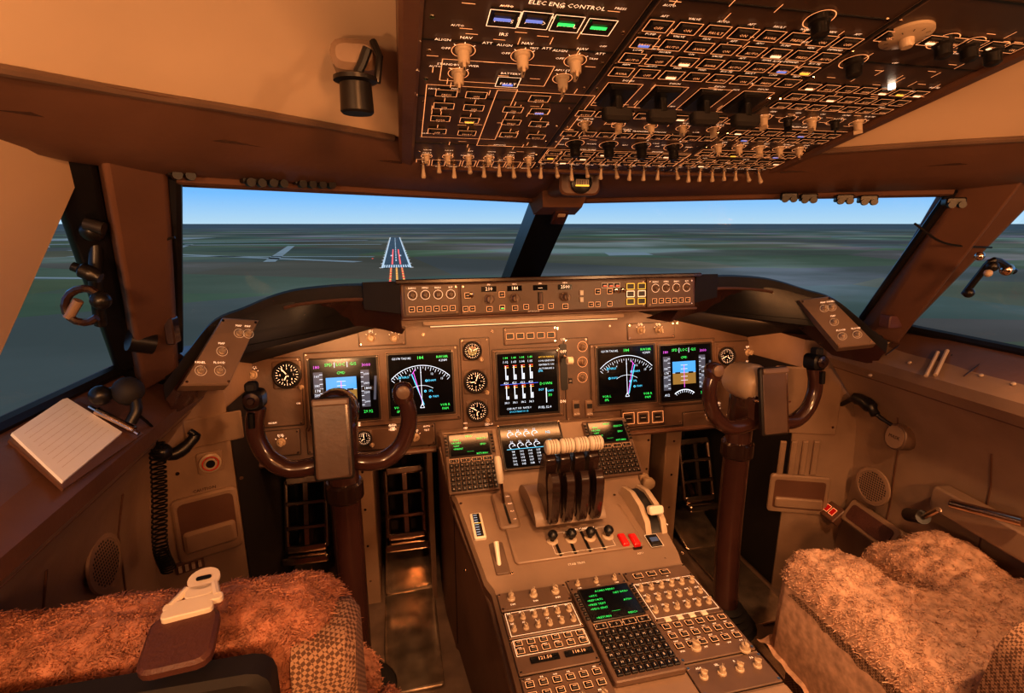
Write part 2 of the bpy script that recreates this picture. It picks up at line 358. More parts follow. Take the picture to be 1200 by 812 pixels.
for s in (-1, 1):
    w = B('glareshield_end_panel')
    TL, TR, BR, BL = S(s, .708, 1.095, 1.166), S(s, .643, 1.12, 1.16), S(s, .687, 1.02, 1.052), S(s, .752, .98, 1.068)
    o = (TL+TR+BR+BL)/4
    ex = (BR-BL)*(1 if s < 0 else -1); ey = (TL+TR)/2-(BL+BR)/2
    f = Fr(o, ex, ey)
    q = [((p-o).dot(f.ex), (p-o).dot(f.ey)) for p in (BL, BR, TR, TL)]
    if s > 0: q = [q[1], q[0], q[3], q[2]]
    w.prism(f, q, -.03, .004, 'panel2', .003)
    hx = (q[2][0]+q[3][0])/2-(q[0][0]+q[1][0])/2
    for (fx, fy) in [(-.28, -.36), (.25, -.36), (-.05, -.02), (.1, .32), (.38, .32)]:
        X = fx*.06+hx*fy; Y = fy*.115
        knob(w, f, X, Y, .0050, .010, 'knob', z=.004); w.ring(f, X, Y, .009, .0097, .0048, 'label')
        w.text(f, X, Y+.016, .006, random.choice(['FLOOD', 'PANEL', 'LWR', 'INBD', 'MAP']), 'ohl2', .005)
    for c in q: screw(w, f, c[0]*.88, c[1]*.9, z=.004)
# =================================================================== MODE CONTROL PANEL
mc = B('autopilot_control_panel')
mf = Fr((0, 1.14, 1.185), (1, 0, 0), (0, .12, 1))
mc.rbox(mf, 0, .0, .72, .078, -.06, -.004, 'brown', r=.006, ch=.003)
mc.rbox(mf, 0, 0.0415, .74, .010, -.10, .010, 'dkbrown', r=.004, ch=.002)
mc.rbox(mf, 0, -.040, .72, .007, -.03, .006, 'brown', r=.003, ch=.002)
for (x0, x1) in ((-.352, -.232), (-.228, .222), (.226, .352)):
    mc.rbox(mf, (x0+x1)/2, 0, x1-x0, .068, -.006, .001, 'panel', r=.002, ch=.001)
def MX(u): return mf.px(u, 350)[0]
for i in range(2):
    cx = -.292 if i == 0 else .290
    for k in range(4):
        knob(mc, mf, cx-.042+k*.028, .012, .0055, .011, 'panel2', z=.001); mc.ring(mf, cx-.042+k*.028, .012, .0095, .0102, .0022, 'ohl2')
    for k in range(6): sqbtn(mc, mf, cx-.045+k*.018, -.019, .010, .009, fr_m='ohl')
    for k in range(4): mc.text(mf, cx-.042+k*.028, .027, .0055, ['RADIO', 'MTRS', 'BARO', 'RST'][k], 'ohl2', .0025)
for (u, tx) in ((573, '210'), (603, '184'), (633, '---'), (662, '2500')):
    x = MX(u); mc.rbox(mf, x, .021, .034, .012, .0, .003, 'screen'); mc.text(mf, x, .021, .011, tx, 'ohl2', .0036)
    if u != 633: knob(mc, mf, x, -.002, .0085, .02, 'panel2', z=.001)
    else:
        mc.rbox(mf, x, -.004, .012, .03, .001, .003, 'black'); mc.rbox(mf, x, -.004, .007, .026, .003, .010, 'panel2', ch=.003)
    mc.text(mf, x, .0305, .005, random.choice(['SPD', 'HDG', 'ALT', 'V/S']), 'ohl2', .0022)
    sqbtn(mc, mf, x, -.024, .011, .009, fr_m='ohl')
for u in (545, 553, 588, 616, 645, 692, 700, 714): sqbtn(mc, mf, MX(u), -.022, .010, .009, fr_m='ohl', lit='s_green' if u in (588,) else None)
for u in (548, 588, 700, 714): sqbtn(mc, mf, MX(u), .008, .011, .010, fr_m='ohl')
for u in (681,): mc.rbox(mf, MX(u), .006, .009, .012, .001, .006, 'white', ch=.001); mc.rbox(mf, MX(u), -.01, .009, .012, .001, .006, 'white', ch=.001)
for x in (-.205, .145, .162): toggle(mc, mf, x, .01, .014, tilt=.3)
for u in (738, 751):
    for y in (.018, .0, -.018):
        x = MX(u); mc.rbox(mf, x, y, .0185, .013, .001, .004, 'black'); mc.frame(mf, x, y, .019, .0135, .0016, 's_amb' if y != 0 else 'ohl2', .0046)
for k in range(3): sqbtn(mc, mf, .115+k*.016, .022, .012, .009, lit='s_red')
for x in (-.345, -.238, -.222, .216, .234, .346):
    for y in (-.028, .028): screw(mc, mf, x, y, .0022, .001)
mc.text(mf, -.06, -.033, .005, 'A/P ENGAGE', 'label', .003)
# =================================================================== MAIN PANEL
mpn = B('main_instrument_panel')
MP = Fr((0, 1.42, .88), (1, 0, 0), (0, .2, 1))
mpn.prism(MP, [(-.83, -.165), (.80, -.175), (.80, .215), (-.83, .215)], -.03, 0, 'panel')
def plate(b, fr, cx, cy, w, h, m='panel', t=.004, sc=True):
    b.rbox(fr, cx, cy, w+.003, h+.003, 0, .0012, 'black', r=.004)
    b.rbox(fr, cx, cy, w, h, 0, t, m, r=.004, ch=.0014)
    if sc:
        for sx in (-1, 1):
            for sy in (-1, 1): screw(b, fr, cx+sx*(w/2-.006), cy+sy*(h/2-.006), .0028, t)
for r in ((358, 409, 538, 498), (578, 408, 659, 490), (692, 400, 838, 477), (541, 396, 575, 500), (290, 420, 354, 500), (662, 396, 690, 492), (420, 384, 475, 405), (735, 378, 790, 397), (838, 400, 880, 480), (728, 478, 778, 499), (410, 500, 510, 525), (285, 505, 352, 535), (590, 383, 652, 403), (360, 500, 405, 530), (800, 480, 880, 498)):
    cx, cy, w, h = rpx(MP, *r); plate(mpn, MP, cx, cy, w, h)
mpn.rbox(MP, -.0, .195, .60, .010, 0, .04, 'panel2', r=.003)
mpn.rbox(MP, 0, .186, .56, .003, .01, .035, 'lamp_soft')
def gauge(b, fr, x, y, r, kind=0):
    b.lathe(fr, x, y, [(r*1.22, 0), (r*1.2, .008), (r*1.06, .011), (r, .004)], 'bezel', 28)
    b.cyl(fr, x, y, r, .003, .0042, 'screen', seg=28)
    for k in range(24):
        a = 2*pi*k/24; q = .80 if k % 2 else .70
        b.line(fr, x+r*q*cos(a), y+r*q*sin(a), x+r*.93*cos(a), y+r*.93*sin(a), r*.045, 'ohl2', .0046)
    if kind == 2:
        b.ring(fr, x, y, 0.0001, r*.6, .0047, 'panel2', 24, 0, pi); b.ring(fr, x, y, 0.0001, r*.6, .0047, 's_earth', 24, pi, 2*pi)
    for k in range(0, 8):
        a = 2*pi*k/8; b.text(fr, x+r*.55*cos(a), y+r*.55*sin(a), r*.26, str(k+1), 'ohl2', .0048)
    a = random.uniform(0, 6); b.line(fr, x-cos(a)*r*.2, y-sin(a)*r*.2, x+cos(a)*r*.75, y+sin(a)*r*.75, r*.09, 'ohl2', .005)
    a += 2; b.line(fr, x, y, x+cos(a)*r*.5, y+sin(a)*r*.5, r*.09, 'ohl2', .0052)
    b.cyl(fr, x, y, r*.1, .004, .006, 'black', seg=10)
for (u, v, r, k) in ((337, 439, .036, 1), (553, 411, .027, 2), (557, 447, .034, 0), (559, 481, .031, 1), (850, 417, .029, 1), (427, 513, .021, 1)):
    x, y = MP.px(u, v); mpn.rbox(MP, x, y, r*2.1, r*2.1, 0, .006, 'panel', r=.006, ch=.002); gauge(mpn, Fr(MP.p(0, 0, .005), MP.ex, MP.ey), x, y, r*.86, k)
    knob(mpn, MP, x+r*.95, y-r*1.0, .005, .012, 'knob', z=.005)
for (u, v) in ((435, 396), (462, 396), (750, 387), (771, 387), (297, 439), (876, 413), (876, 430), (487, 512), (300, 518), (330, 518), (378, 515), (830, 489), (855, 489)):
    x, y = MP.px(u, v); knob(mpn, MP, x, y, .009, .018, 'knob', z=.003); mpn.text(MP, x, y+.019, .008, random.choice(['FMC L', 'EIU', 'FUEL', 'INBD']), 'ohl2', .0045)
    for a in (-.9, -.3, .3, .9): mpn.line(MP, x+sin(a)*.0145, y+cos(a)*.0145, x+sin(a)*.018, y+cos(a)*.018, .0012, 'ohl2', .0045)
for (u, v) in ((736, 490), (753, 489), (770, 488)):
    x, y = MP.px(u, v); sqbtn(mpn, MP, x, y, .028, .026); mpn.frame(MP, x, y, .037, .035, .0014, 'ohl', .0050)
for i in range(5):
    x, y = MP.px(597+i*12, 394-i*.4); mpn.rbox(MP, x, y, .020, .014, 0, .007, 'black', ch=.001); mpn.frame(MP, x, y, .022, .016, .001, 'ohl', .0073)
x, y = MP.px(660, 430); mpn.rbox(MP, x, y, .022, .14, 0, .006, 'black', r=.005)
p = MP.p(x, y+.035, .005); mpn.tube([p, p+MP.n*.05-V((0, 0, .01)), p+MP.n*.06-V((0, 0, .012))], .005, 'chrome', 8)
q = p+MP.n*.062-V((0, 0, .012)); mpn.tube([q-V((.008, 0, 0)), q+V((.008, 0, 0))], .012, 'white', 18); mpn.tube([q-V((.009, 0, 0)), q+V((.009, 0, 0))], .006, 'panel2', 14)
for (u, v, t) in ((659, 398, 'UP'), (659, 412, 'OFF'), (659, 470, 'DN')):
    x, y = MP.px(u, v); mpn.text(MP, x, y, .012, t, 'ohl2', .007)
for (u, v) in ((682, 406), (682, 424), (682, 442)):
    x, y = MP.px(u, v); knob(mpn, MP, x, y, .009, .016, 'panel2', z=.003); mpn.ring(MP, x, y, .015, .0160, .0045, 'ohl')
for (u, v) in ((674, 478), (689, 478)):
    x, y = MP.px(u, v); mpn.rbox(MP, x, y, .022, .05, 0, .014, 'panel2', r=.003, ch=.003); mpn.rbox(MP, x, y+.008, .016, .014, .014, .016, 'black'); mpn.text(MP, x, y-.016, .007, 'ALTN', 'label', .0155)
x, y = MP.px(668, 446); sqbtn(mpn, MP, x, y, .014, .02)
for k in range(34):
    u = random.choice([300, 320, 350, 545, 570, 575, 690, 840, 870, 420, 460, 500, 520]); v = random.uniform(470, 500) if u > 600 or u < 360 else random.uniform(495, 505)
    x, y = MP.px(u, v); mpn.text(MP, x, y, .007, random.choice(['OFF', 'ON', 'AUTO', 'NORM', 'TEST', 'LWR', 'CRT']), 'ohl2', .0048)
for x in (-.8, -.7, -.56, -.3, -.1, .1, .27, .5, .66, .77):
    screw(mpn, MP, x, -.155, .004); screw(mpn, MP, x, .165, .004)
mpn.tube([MP.p(-.83, -.168, .0), MP.p(-.28, -.168, .004)], .008, 'brown', 8); mpn.tube([MP.p(.28, -.175, .004), MP.p(.80, -.178, 0)], .008, 'brown', 8)
# ------------------------------------------------------------------ displays
class Scr:
    def __init__(s, b, fr, cx, cy, w, h): s.b, s.f, s.cx, s.cy, s.w, s.h = b, fr, cx, cy, w/2, h/2; s.z = .0052
    def X(s, x): return s.cx+x*s.w
    def Y(s, y): return s.cy+y*s.h
    def line(s, x0, y0, x1, y1, m, t=.018): s.b.line(s.f, s.X(x0), s.Y(y0), s.X(x1), s.Y(y1), t*s.w, m, s.z)
    def rect(s, x0, y0, x1, y1, m, dz=0): s.b.poly([s.f.p(s.X(x0), s.Y(y0), s.z+dz), s.f.p(s.X(x1), s.Y(y0), s.z+dz), s.f.p(s.X(x1), s.Y(y1), s.z+dz), s.f.p(s.X(x0), s.Y(y1), s.z+dz)], m)
    def txt(s, x, y, t, m, size=.13): s.b.text(s.f, s.X(x), s.Y(y), size*s.w, t, m, s.z+.0002)
    def arc(s, x, y, r, a0, a1, m, t=.018): s.b.ring(s.f, s.X(x), s.Y(y), (r-t/2)*s.w, (r+t/2)*s.w, s.z, m, 32, radians(a0), radians(a1))
def du(fr, u0, v0, u1, v1, name='flight_display', zo=.003):
    cx, cy, w, h = rpx(fr, u0, v0, u1, v1); b = B(name)
    f2 = Fr(fr.p(0, 0, zo), fr.ex, fr.ey)
    b.rbox(f2, cx, cy, w, h, 0, .006, 'bezel', r=.008, ch=.002)
    b.frame(f2, cx, cy, w*.99, h*.99, .0014, 'panel2', .0062)
    b.rbox(f2, cx, cy, w*.92, h*.92, .004, .0062, 'screen', r=.004)
    sc = Scr(b, f2, cx, cy, w*.90, h*.90); sc.z = .0066
    for sx in (-1, 1):
        for sy in (-1, 1): screw(b, f2, cx+sx*w*.475, cy+sy*h*.475, .002, .006)
    return sc
def pfd(s):
    s.rect(-.55, .0, .38, .42, 's_sky'); s.rect(-.55, -.42, .38, 0, 's_earth')
    s.line(-.55, .0, .38, .0, 's_white', .02)
    for k in (-.28, -.14, .14, .28): s.z += .0002; s.line(-.22, k, .05, k, 's_white', .015); s.z -= .0002
    s.z += .0003; s.rect(-.45, -.03, -.25, .03, 'black'); s.rect(.08, -.03, .28, .03, 'black'); s.line(-.09, -.55, -.09, .3, 's_mag', .02); s.z -= .0003
    s.rect(-.92, -.62, -.64, .62, 's_grey'); s.rect(.52, -.62, .78, .62, 's_grey')
    for k in range(8): s.z += .0002; s.line(-.74, -.55+k*.155, -.64, -.55+k*.155, 's_white'); s.line(.52, -.55+k*.155, .6, -.55+k*.155, 's_white'); s.z -= .0002
    for k in range(4): s.txt(-.82, -.45+k*.31, str(220-k*20), 's_white', .11); s.txt(.69, -.45+k*.31, str(2000+k*200), 's_white', .09)
    s.z += .0004; s.rect(-.95, -.07, -.66, .07, 'black'); s.rect(.55, -.07, .9, .07, 'black'); s.z -= .0004
    s.z += .0006; s.txt(-.81, 0, '178', 's_white', .13); s.txt(.72, 0, '1800', 's_white', .12); s.z -= .0006
    s.line(.92, -.4, .98, .4, 's_grey', .08); s.txt(-.45, .84, 'SPD', 's_green', .14); s.txt(-.08, .84, 'LOC', 's_green', .14); s.txt(.3, .84, 'G/S', 's_green', .14); s.txt(-.08, .56, 'CMD', 's_green', .12)
    s.line(-.27, .92, -.27, .74, 's_white'); s.line(.12, .92, .12, .74, 's_white'); s.txt(-.82, .78, '180', 's_mag', .14); s.txt(.7, .78, '3000', 's_mag', .14)
    s.arc(-.09, -1.25, .62, 50, 130, 's_white', .03)
    for k in range(9): a = radians(54+k*9); s.line(-.09+.52*cos(a), -1.25+.52*sin(a), -.09+.61*cos(a), -1.25+.61*sin(a), 's_white')
    s.txt(.7, -.78, '29.92', 's_green', .13); s.txt(-.8, -.8, '.412', 's_white', .13)
def nd(s, mir=1):
    s.arc(0, -.72, 1.32, 44, 136, 's_white', .02)
    for k in range(25):
        a = radians(44+k*3.85); q = 1.24 if k % 2 else 1.18
        s.line(q*cos(a), -.72+q*sin(a), 1.31*cos(a), -.72+1.31*sin(a), 's_white', .014)
    for k, t in enumerate(('15', '12', '9', '6', '3')): a = radians(52+k*19); s.txt(1.1*cos(a), -.72+1.1*sin(a), t, 's_white', .1)
    s.line(0, -.72, 0, .58, 's_white', .018); s.line(.06, -.7, -.30*mir, .35, 's_cyan', .03); s.line(.03, -.7, -.24*mir, .42, 's_mag', .02); s.line(-.28*mir, .35, -.18*mir, .5, 's_mag', .02)
    s.arc(0, -.72, .66, 55, 125, 's_white', .012)
    for (x, y, t) in ((.35, .1, 'EHAM'), (.3, -.25, 'SPL'), (-.45, -.1, 'RWY'), (.45, -.45, 'PAM'), (-.5, .25, 'NIRSI')): s.txt(x, y, t, 's_cyan', .1); s.arc(x-.18, y, .03, 0, 360, 's_cyan', .02)
    s.line(-.07, -.8, 0, -.66, 's_white'); s.line(.07, -.8, 0, -.66, 's_white'); s.line(-.07, -.8, .07, -.8, 's_white')
    s.txt(-.6, .88, 'GS178 TAS182', 's_white', .1); s.txt(0, .88, '184', 's_green', .15); s.txt(.72, .88, 'RW18R', 's_green', .12); s.txt(.74, .76, '4.2NM', 's_white', .1)
    s.txt(-.75, -.75, 'VOR L', 's_green', .11); s.txt(-.75, -.88, 'SPL', 's_green', .11); s.txt(.75, -.75, 'VOR R', 's_green', .11); s.txt(.75, -.88, 'PAM', 's_green', .11)
def eicas(s):
    for gx in range(4):
        x = -.75+gx*.28
        for (y0, y1, f) in ((.15, .62, .3), (-.5, -.05, .22)):
            s.line(x, y0, x, y1, 's_white', .03); s.rect(x+.03, y0, x+.08, y0+(y1-y0)*f+.03*gx, 's_white'); s.line(x-.04, y1-.06, x+.1, y1-.06, 's_amb', .02); s.line(x-.04, y1, x+.1, y1, 's_red', .02)
        s.txt(x, .74, '1.0%d' % (gx+2), 's_white', .11); s.txt(x, .04, '42%d' % gx, 's_white', .11); s.txt(x, .88, '1.44', 's_green', .1)
        s.txt(x, -.62, '38.%d' % gx, 's_white', .1)
    s.txt(.45, .38, 'EPR', 's_cyan', .1); s.txt(.45, -.25, 'EGT', 's_cyan', .1)
    for k, t in enumerate(('APU RUNNING', 'CON IGNITION', 'SEATBELTS ON', 'AUTOBRAKE 2')): s.txt(.66, .85-k*.13, t, 's_amb' if k == 0 else 's_white', .08)
    s.line(-.95, .0, .35, .0, 's_blue', .012)
    s.line(.62, -.2, .62, -.7, 's_white', .03); s.txt(.75, -.3, 'FLAPS', 's_cyan', .1); s.txt(.75, -.45, '30', 's_green', .14); s.txt(.62, -.05, 'DOWN', 's_green', .13); s.txt(.55, -.85, 'FUEL 52.4', 's_white', .11)
    s.txt(-.35, -.82, 'CAB ALT 300  RATE 0', 's_white', .09); s.txt(-.35, -.93, 'DUCT PRESS 31 32', 's_cyan', .08)
def eicas2(s):
    for r in range(2):
        for gx in range(4):
            x = -.7+gx*.28; y = .55-r*.55
            s.arc(x, y, .1, 0, 240, 's_white', .02); s.line(x, y, x+.08, y+.03, 's_white'); s.txt(x, y+.2, '%d' % (52+gx), 's_white', .1)
    for k in range(5):
        for gx in range(4): s.txt(-.7+gx*.28, -.28-k*.15, '%d' % (98+gx*3+k), 's_white', .1)
        s.txt(.6, -.28-k*.15, ('OIL P', 'OIL T', 'OIL Q', 'VIB', 'N3')[k], 's_cyan', .11)
    s.line(-.9, -.15, .4, -.15, 's_cyan'); s.txt(.6, .55, 'N2', 's_cyan', .13); s.txt(.6, .1, 'FF', 's_cyan', .13)
pfd(du(MP, 361, 417, 446, 495)); nd(du(MP, 453, 411, 533, 488)); eicas(du(MP, 580, 410, 655, 487)); nd(du(MP, 697, 403, 768, 474), -1); pfd(du(MP, 770, 401, 834, 471))
# =================================================================== PEDESTAL
ped = B('center_pedestal')
st = [(.30, .212, .635), (.87, .212, .635), (.90, .222, .637), (1.164, .252, .677), (1.175, .258, .682), (1.31, .272, .795), (1.42, .275, .76)]
rows = [[V((-w, y, FL)), V((-w, y, z-.012)), V((-w+.006, y, z)), V((w-.006, y, z)), V((w, y, z-.012)), V((w, y, FL))] for y, w, z in st]
rows.insert(0, [V((q.x, q.y, FL)) for q in rows[0]])
ped.grid([r[:2] for r in rows], 'brown', True); ped.grid([r[4:] for r in rows], 'brown', True); ped.grid([r[1:5] for r in rows], 'panel2', True)
for s in (-1, 1):
    ped.tube([S(s, .214, .3, .60), S(s, .214, .87, .60), S(s, .254, 1.164, .64), S(s, .274, 1.31, .755)], .004, 'panel', 6)
    ped.tube([S(s, .213, .88, .62), S(s, .213, .88, .24)], .002, 'black', 6); ped.tube([S(s, .254, 1.17, .66), S(s, .254, 1.17, .24)], .002, 'black', 6)
    for y in (.5, .75, .9, 1.0, 1.15):
        f = Fr(S(s, .213+max(0, y-.87)*.13, y, .5), (0, -s, 0), (0, 0, 1)); screw(ped, f, 0, 0.05, .004, .001); screw(ped, f, 0, -.08, .004, .001); screw(ped, f, 0, -.2, .004, .001)
PA = Fr((0, .64, .635), (1, 0, 0), (0, 1, 0)); PQ = Fr((0, .90, .637), (1, 0, 0), (0, 1, .1515)); PC = Fr((0, 1.175, .682), (1, 0, 0), (0, .135, .113))
def avpanel(b, fr, cx, cy, w, h):
    b.rbox(fr, cx, cy, w-.0005, h-.0005, 0, .0015, 'black'); b.rbox(fr, cx, cy, w-.002, h-.002, 0, .004, 'panel', r=.002, ch=.001)
    for sx in (-1, 1):
        for sy in (-1, 1): screw(b, fr, cx+sx*(w/2-.005), cy+sy*(h/2-.006), .0026, .004)
PA4 = Fr(PA.p(0, 0, .004), PA.ex, PA.ey)
for (cy, h) in ((.190, .05), (.130, .066), (.058, .074), (-.02, .078), (-.11, .095)): avpanel(ped, PA, -.135, cy, .142, h)
for (cy, h) in ((.198, .042), (.125, .10), (.03, .09), (-.05, .06)): avpanel(ped, PA, .135, cy, .142, h)
ped.rbox(PA, .135, -.15, .140, .13, 0, .004, 'beige', r=.002, ch=.001); avpanel(ped, PA, 0, .205, .122, .035)
def plab(x, y, sz=.0055, m='ohl2'): ped.text(PA4, x, y, sz, random.choice(['VHF', 'HF', 'INT', 'PA', 'CAB', 'L', 'R', 'MIC', 'SPKR', 'NAV', 'ADF', 'SEL', 'ON']), m)
for k in range(6): knob(ped, PA4, -.192+k*.0225, .142, .0042, .009); knob(ped, PA4, -.192+k*.0225, .117, .0042, .009); plab(-.192+k*.0225, .155); plab(-.192+k*.0225, .130)
for k in range(6): sqbtn(ped, PA4, -.192+k*.0225, .083, .011, .009, fr_m='ohl'); sqbtn(ped, PA4, -.192+k*.0225, .066, .011, .009, fr_m='ohl'); plab(-.192+k*.0225, .0745, .004)
ped.rbox(PA4, -.155, .045, .05, .012, 0, .002, 'screen'); ped.text(PA4, -.155, .045, .009, '121.50', 'ohl', .003)
ped.rbox(PA4, -.095, .045, .05, .012, 0, .002, 'screen'); ped.text(PA4, -.095, .045, .009, '118.10', 'ohl', .003)
for k in range(3): knob(ped, PA4, -.18+k*.045, .195, .006, .012); ped.text(PA4, -.18+k*.045, .178, .0055, 'DIM', 'ohl2')
for k in range(6): sqbtn(ped, PA4, -.193+k*.0225, -.0, .011, .009, fr_m='ohl'); sqbtn(ped, PA4, -.193+k*.0225, -.020, .011, .009, fr_m='ohl'); plab(-.193+k*.0225, .011, .0045)
for k in range(4): knob(ped, PA4, -.185+k*.033, -.045, .0055, .012); plab(-.185+k*.033, -.032)
for k in range(5): sqbtn(ped, PA4, -.19+k*.027, -.09, .014, .011, fr_m='ohl'); knob(ped, PA4, -.19+k*.027, -.125, .005, .011)
ped.frame(PA4, -.135, .130, .13, .056, .0008, 'ohl2'); ped.frame(PA4, -.135, .075, .13, .034, .0008, 'ohl2')
for k in range(3): sqbtn(ped, PA4, .09+k*.03, .2, .016, .011, fr_m='ohl'); plab(.09+k*.03, .188, .0045)
for r in range(3):
    for k in range(6): knob(ped, PA4, .078+k*.0225, .163-r*.030, .0045, .010); plab(.078+k*.0225, .175-r*.030)
for r in range(3):
    for k in range(6): sqbtn(ped, PA4, .078+k*.0225, .062-r*.022, .011, .009, fr_m='ohl'); plab(.078+k*.0225, .051-r*.022, .0042)
ped.frame(PA4, .135, .132, .13, .094, .0008, 'ohl2')
for k in range(4): knob(ped, PA4, .085+k*.033, -.045, .0055, .011); plab(.085+k*.033, -.030)
knob(ped, PA4, .105, .010, .007, .012, 'knob'); knob(ped, PA4, .185, -.012, .007, .012, 'knob')
for k in range(4): ped.rbox(PA4, .09+k*.025, .079, .012, .010, .0, .003, 'white', ch=.001)
for k in range(3): knob(ped, PA4, -.04+k*.04, .205, .004, .009); plab(-.04+k*.04, .193, .0045)
def cdu(name, fr, cx, cy, w, h, txt, rows_=7):
    b = B(name); b.rbox(fr, cx, cy, w, h, 0, .010, 'panel', r=.004, ch=.002)
    f = Fr(fr.p(cx, cy, .010), fr.ex, fr.ey)
    sy = h*.27; sh = h*.36
    b.rbox(f, 0, sy, w*.84, sh*1.1, 0, .003, 'black', r=.003, ch=.001); b.rbox(f, 0, sy, w*.78, sh*1.0, .003, .0036, 'screen')
    s = Scr(b, f, 0, sy, w*.76, sh*.95); s.z = .0042
    for k, t in enumerate(txt):
        for (x, tt) in t: s.txt(x, .8-k*.3, tt, 's_green', .14)
    for k in range(6):
        for sx in (-1, 1): b.rbox(f, sx*w*.46, sy-sh*.4+k*sh*.16, w*.05, sh*.09, 0, .004, 'black', ch=.001)
    nc = 9; y0 = sy-sh*.62; kw = w*.9/nc; kh = (y0+h*.47)/rows_
    for r in range(rows_):
        for c in range(nc):
            x = -w*.45+kw*(c+.5); y = y0-kh*(r+.5)
            b.rbox(f, x, y, kw*.80, kh*.78, 0, .004, 'black', ch=.0008); b.text(f, x, y, kh*.42, random.choice('ABCDEFGHKLMNPRSTUVXYZ0123456789'), 'keyl', .0044)
    for c in range(4): b.frame(f, -w*.34+c*w*.22, y0-kh*.5, w*.18, kh*.8, .0005, 'ohl', .0044)
    return b
t1 = [[(-.0, 'MENU')], [(-.7, '<FMC'), (.65, 'SELECT>')], [(-.7, '<ACARS')], [(-.7, '<SAT'), (.7, 'EFIS>')], [(-.62, '<MAINT')], [(0, '--------')], [(.6, 'RETURN>')]]
cdu('control_display_unit', PC, -.198, .084, .135, .17, t1)
cdu('control_display_unit', PC, .198, .084, .135, .17, t1)
cdu('control_display_unit', PA4, .0, .075, .125, .215, [[(0, 'ACARS MENU')], [(-.6, '<ATC'), (.6, 'NET DPA>')], [(-.6, '<REPORTS')], [(-.6, '<FREE TEXT'), (.7, 'ATIS>')], [(-.6, '<MSG SENT')], [(0, '--------')], [(-.6, '<RETURN'), (.6, 'MISC>')]])
sc = du(PC, 585, 497, 662, 550, zo=.004); eicas2(sc)
# quadrant
q = B('throttle_quadrant')
f = PQ
q.rbox(f, .0, .10, .30, .145, 0, .006, 'panel2', r=.01, ch=.002)
arc = []
for k in range(13):
    a = pi*(.02+.96*k/12); arc.append((1.085-.085*cos(a), .675+.045*sin(a)))
x0, x1 = -.085, .085
q.grid([[V((x0, y, z)) for y, z in arc], [V((x1, y, z)) for y, z in arc]], 'panel2'); q.poly([V((x0, y, z)) for y, z in arc], 'panel2'); q.poly([V((x1, y, z)) for y, z in arc], 'panel2')
def smooth(pr): return [(p.x, p.y) for p in catmull([V((a, c, 0)) for a, c in pr]+[V((pr[0][0], pr[0][1], 0))], 3)[:-1]]
for i in range(4):
    x = -.048+i*.034
    q.rbox(f, x, .065, .006, .07, .006, .0075, 'black', r=.002); q.line(f, x-.008, .035, x+.008, .035, .0015, 'white', .0078); q.line(f, x-.008, .095, x+.008, .095, .0015, 'white', .0078)
    LF = Fr(V((x, 1.05, .68)), (0, 1, 0), (0, 0, 1))
    q.prism(LF, smooth([(.03, 0), (.035, .05), (.02, .10), (-.002, .15), (-.025, .165), (-.04, .15), (-.035, .11), (-.045, .06), (-.045, .01)]), -.012, .012, 'dkbrown', .003)
    LR = Fr(V((x, .998, .70)), (0, 1, 0), (0, 0, 1))
    q.prism(LR, smooth([(.012, -.01), (.012, .06), (.004, .10), (-.012, .115), (-.028, .100), (-.030, .065), (-.022, .02), (-.012, -.01)]), -.010, .010, 'dkbrown', .003)
    c = V((x, 1.008, .868)); q.tube([c-V((.0160, 0, 0)), c-V((.012, 0, 0)), c+V((.012, 0, 0)), c+V((.0160, 0, 0))], [.012, .0165, .0165, .012], 'white', 18)
    for dx in (-.006, 0, .006): q.tube([c+V((dx-.0008, 0, 0)), c+V((dx+.0008, 0, 0))], .0168, 'panel2', 18)
for i in range(4):
    u = (647, 669, 691, 712)[i]; v = (637, 635, 633, 631)[i]; x, y = f.px(u, v)
    q.lathe(f, x, y, [(.013, 0), (.013, .008), (.010, .010)], 'knob', 18); q.lathe(f, x, y, [(.005, .01), (.005, .016), (.0095, .019), (.0115, .026), (.009, .032), (.004, .035)], 'black', 18)
    q.text(f, x, y-.022, .008, str(i+1), 'ohl2')
x, y = f.px(683, 622); q.text(f, x, y, .008, 'FUEL CONTROL', 'ohl2', .0065)
q.frame(f, f.px(681, 635)[0], f.px(681, 635)[1], .14, .062, .0008, 'label', .0066)
for u in (730, 743):
    x, y = f.px(u, 636); q.rbox(f, x, y, .017, .035, 0, .014, 'red', r=.003, ch=.003); q.rbox(f, x, y, .021, .042, 0, .004, 'black', r=.002)
x, y = f.px(766, 635); q.rbox(f, x, y, .026, .034, 0, .008, 'black', r=.002, ch=.002); q.rbox(f, x, y, .018, .012, .008, .009, 's_grey'); q.frame(f, x, y, .03, .038, .001, 'label', .0045)
q.text(f, .13, .01, .008, 'APU', 'label'); q.text(f, -.02, .008, .008, 'STAB TRIM', 'label')
x, y = f.px(560, 618); q.rbox(f, x, y, .028, .085, 0, .008, 'white', r=.004, ch=.002); q.rbox(f, x, y, .016, .075, .008, .009, 'black')
for k in range(9): q.line(f, x-.007, y-.033+k*.008, x+.002, y-.033+k*.008, .001, 's_white', .0095)
q.line(f, x-.008, y+.005, x+.008, y+.003, .002, 's_amb', .0098)
x, y = f.px(583, 655); P0 = f.p(x, y-.02, .0); q.tube([P0, P0+V((0, .015, .015)), P0+V((0, .035, .035))], [.005, .005, .006], 'white', 10)
q.rbox(f, x+.004, y, .03, .09, 0, .004, 'panel', r=.004, ch=.001)
for (u, v) in ((540, 590), (545, 668), (720, 580), (800, 648), (600, 600), (600, 672), (780, 655)):
    x, y = f.px(u, v); screw(q, f, x, y, .004)
sb = B('speedbrake_lever')
x, y = f.px(592, 600); sb.rbox(f, x, y, .05, .13, 0, .012, 'panel2', r=.01, ch=.004); sb.rbox(f, x, y+.0, .006, .11, .012, .013, 'black')
P0 = f.p(x, y+.02, .01); P1 = at(584, 545, y=P0.y+.03)
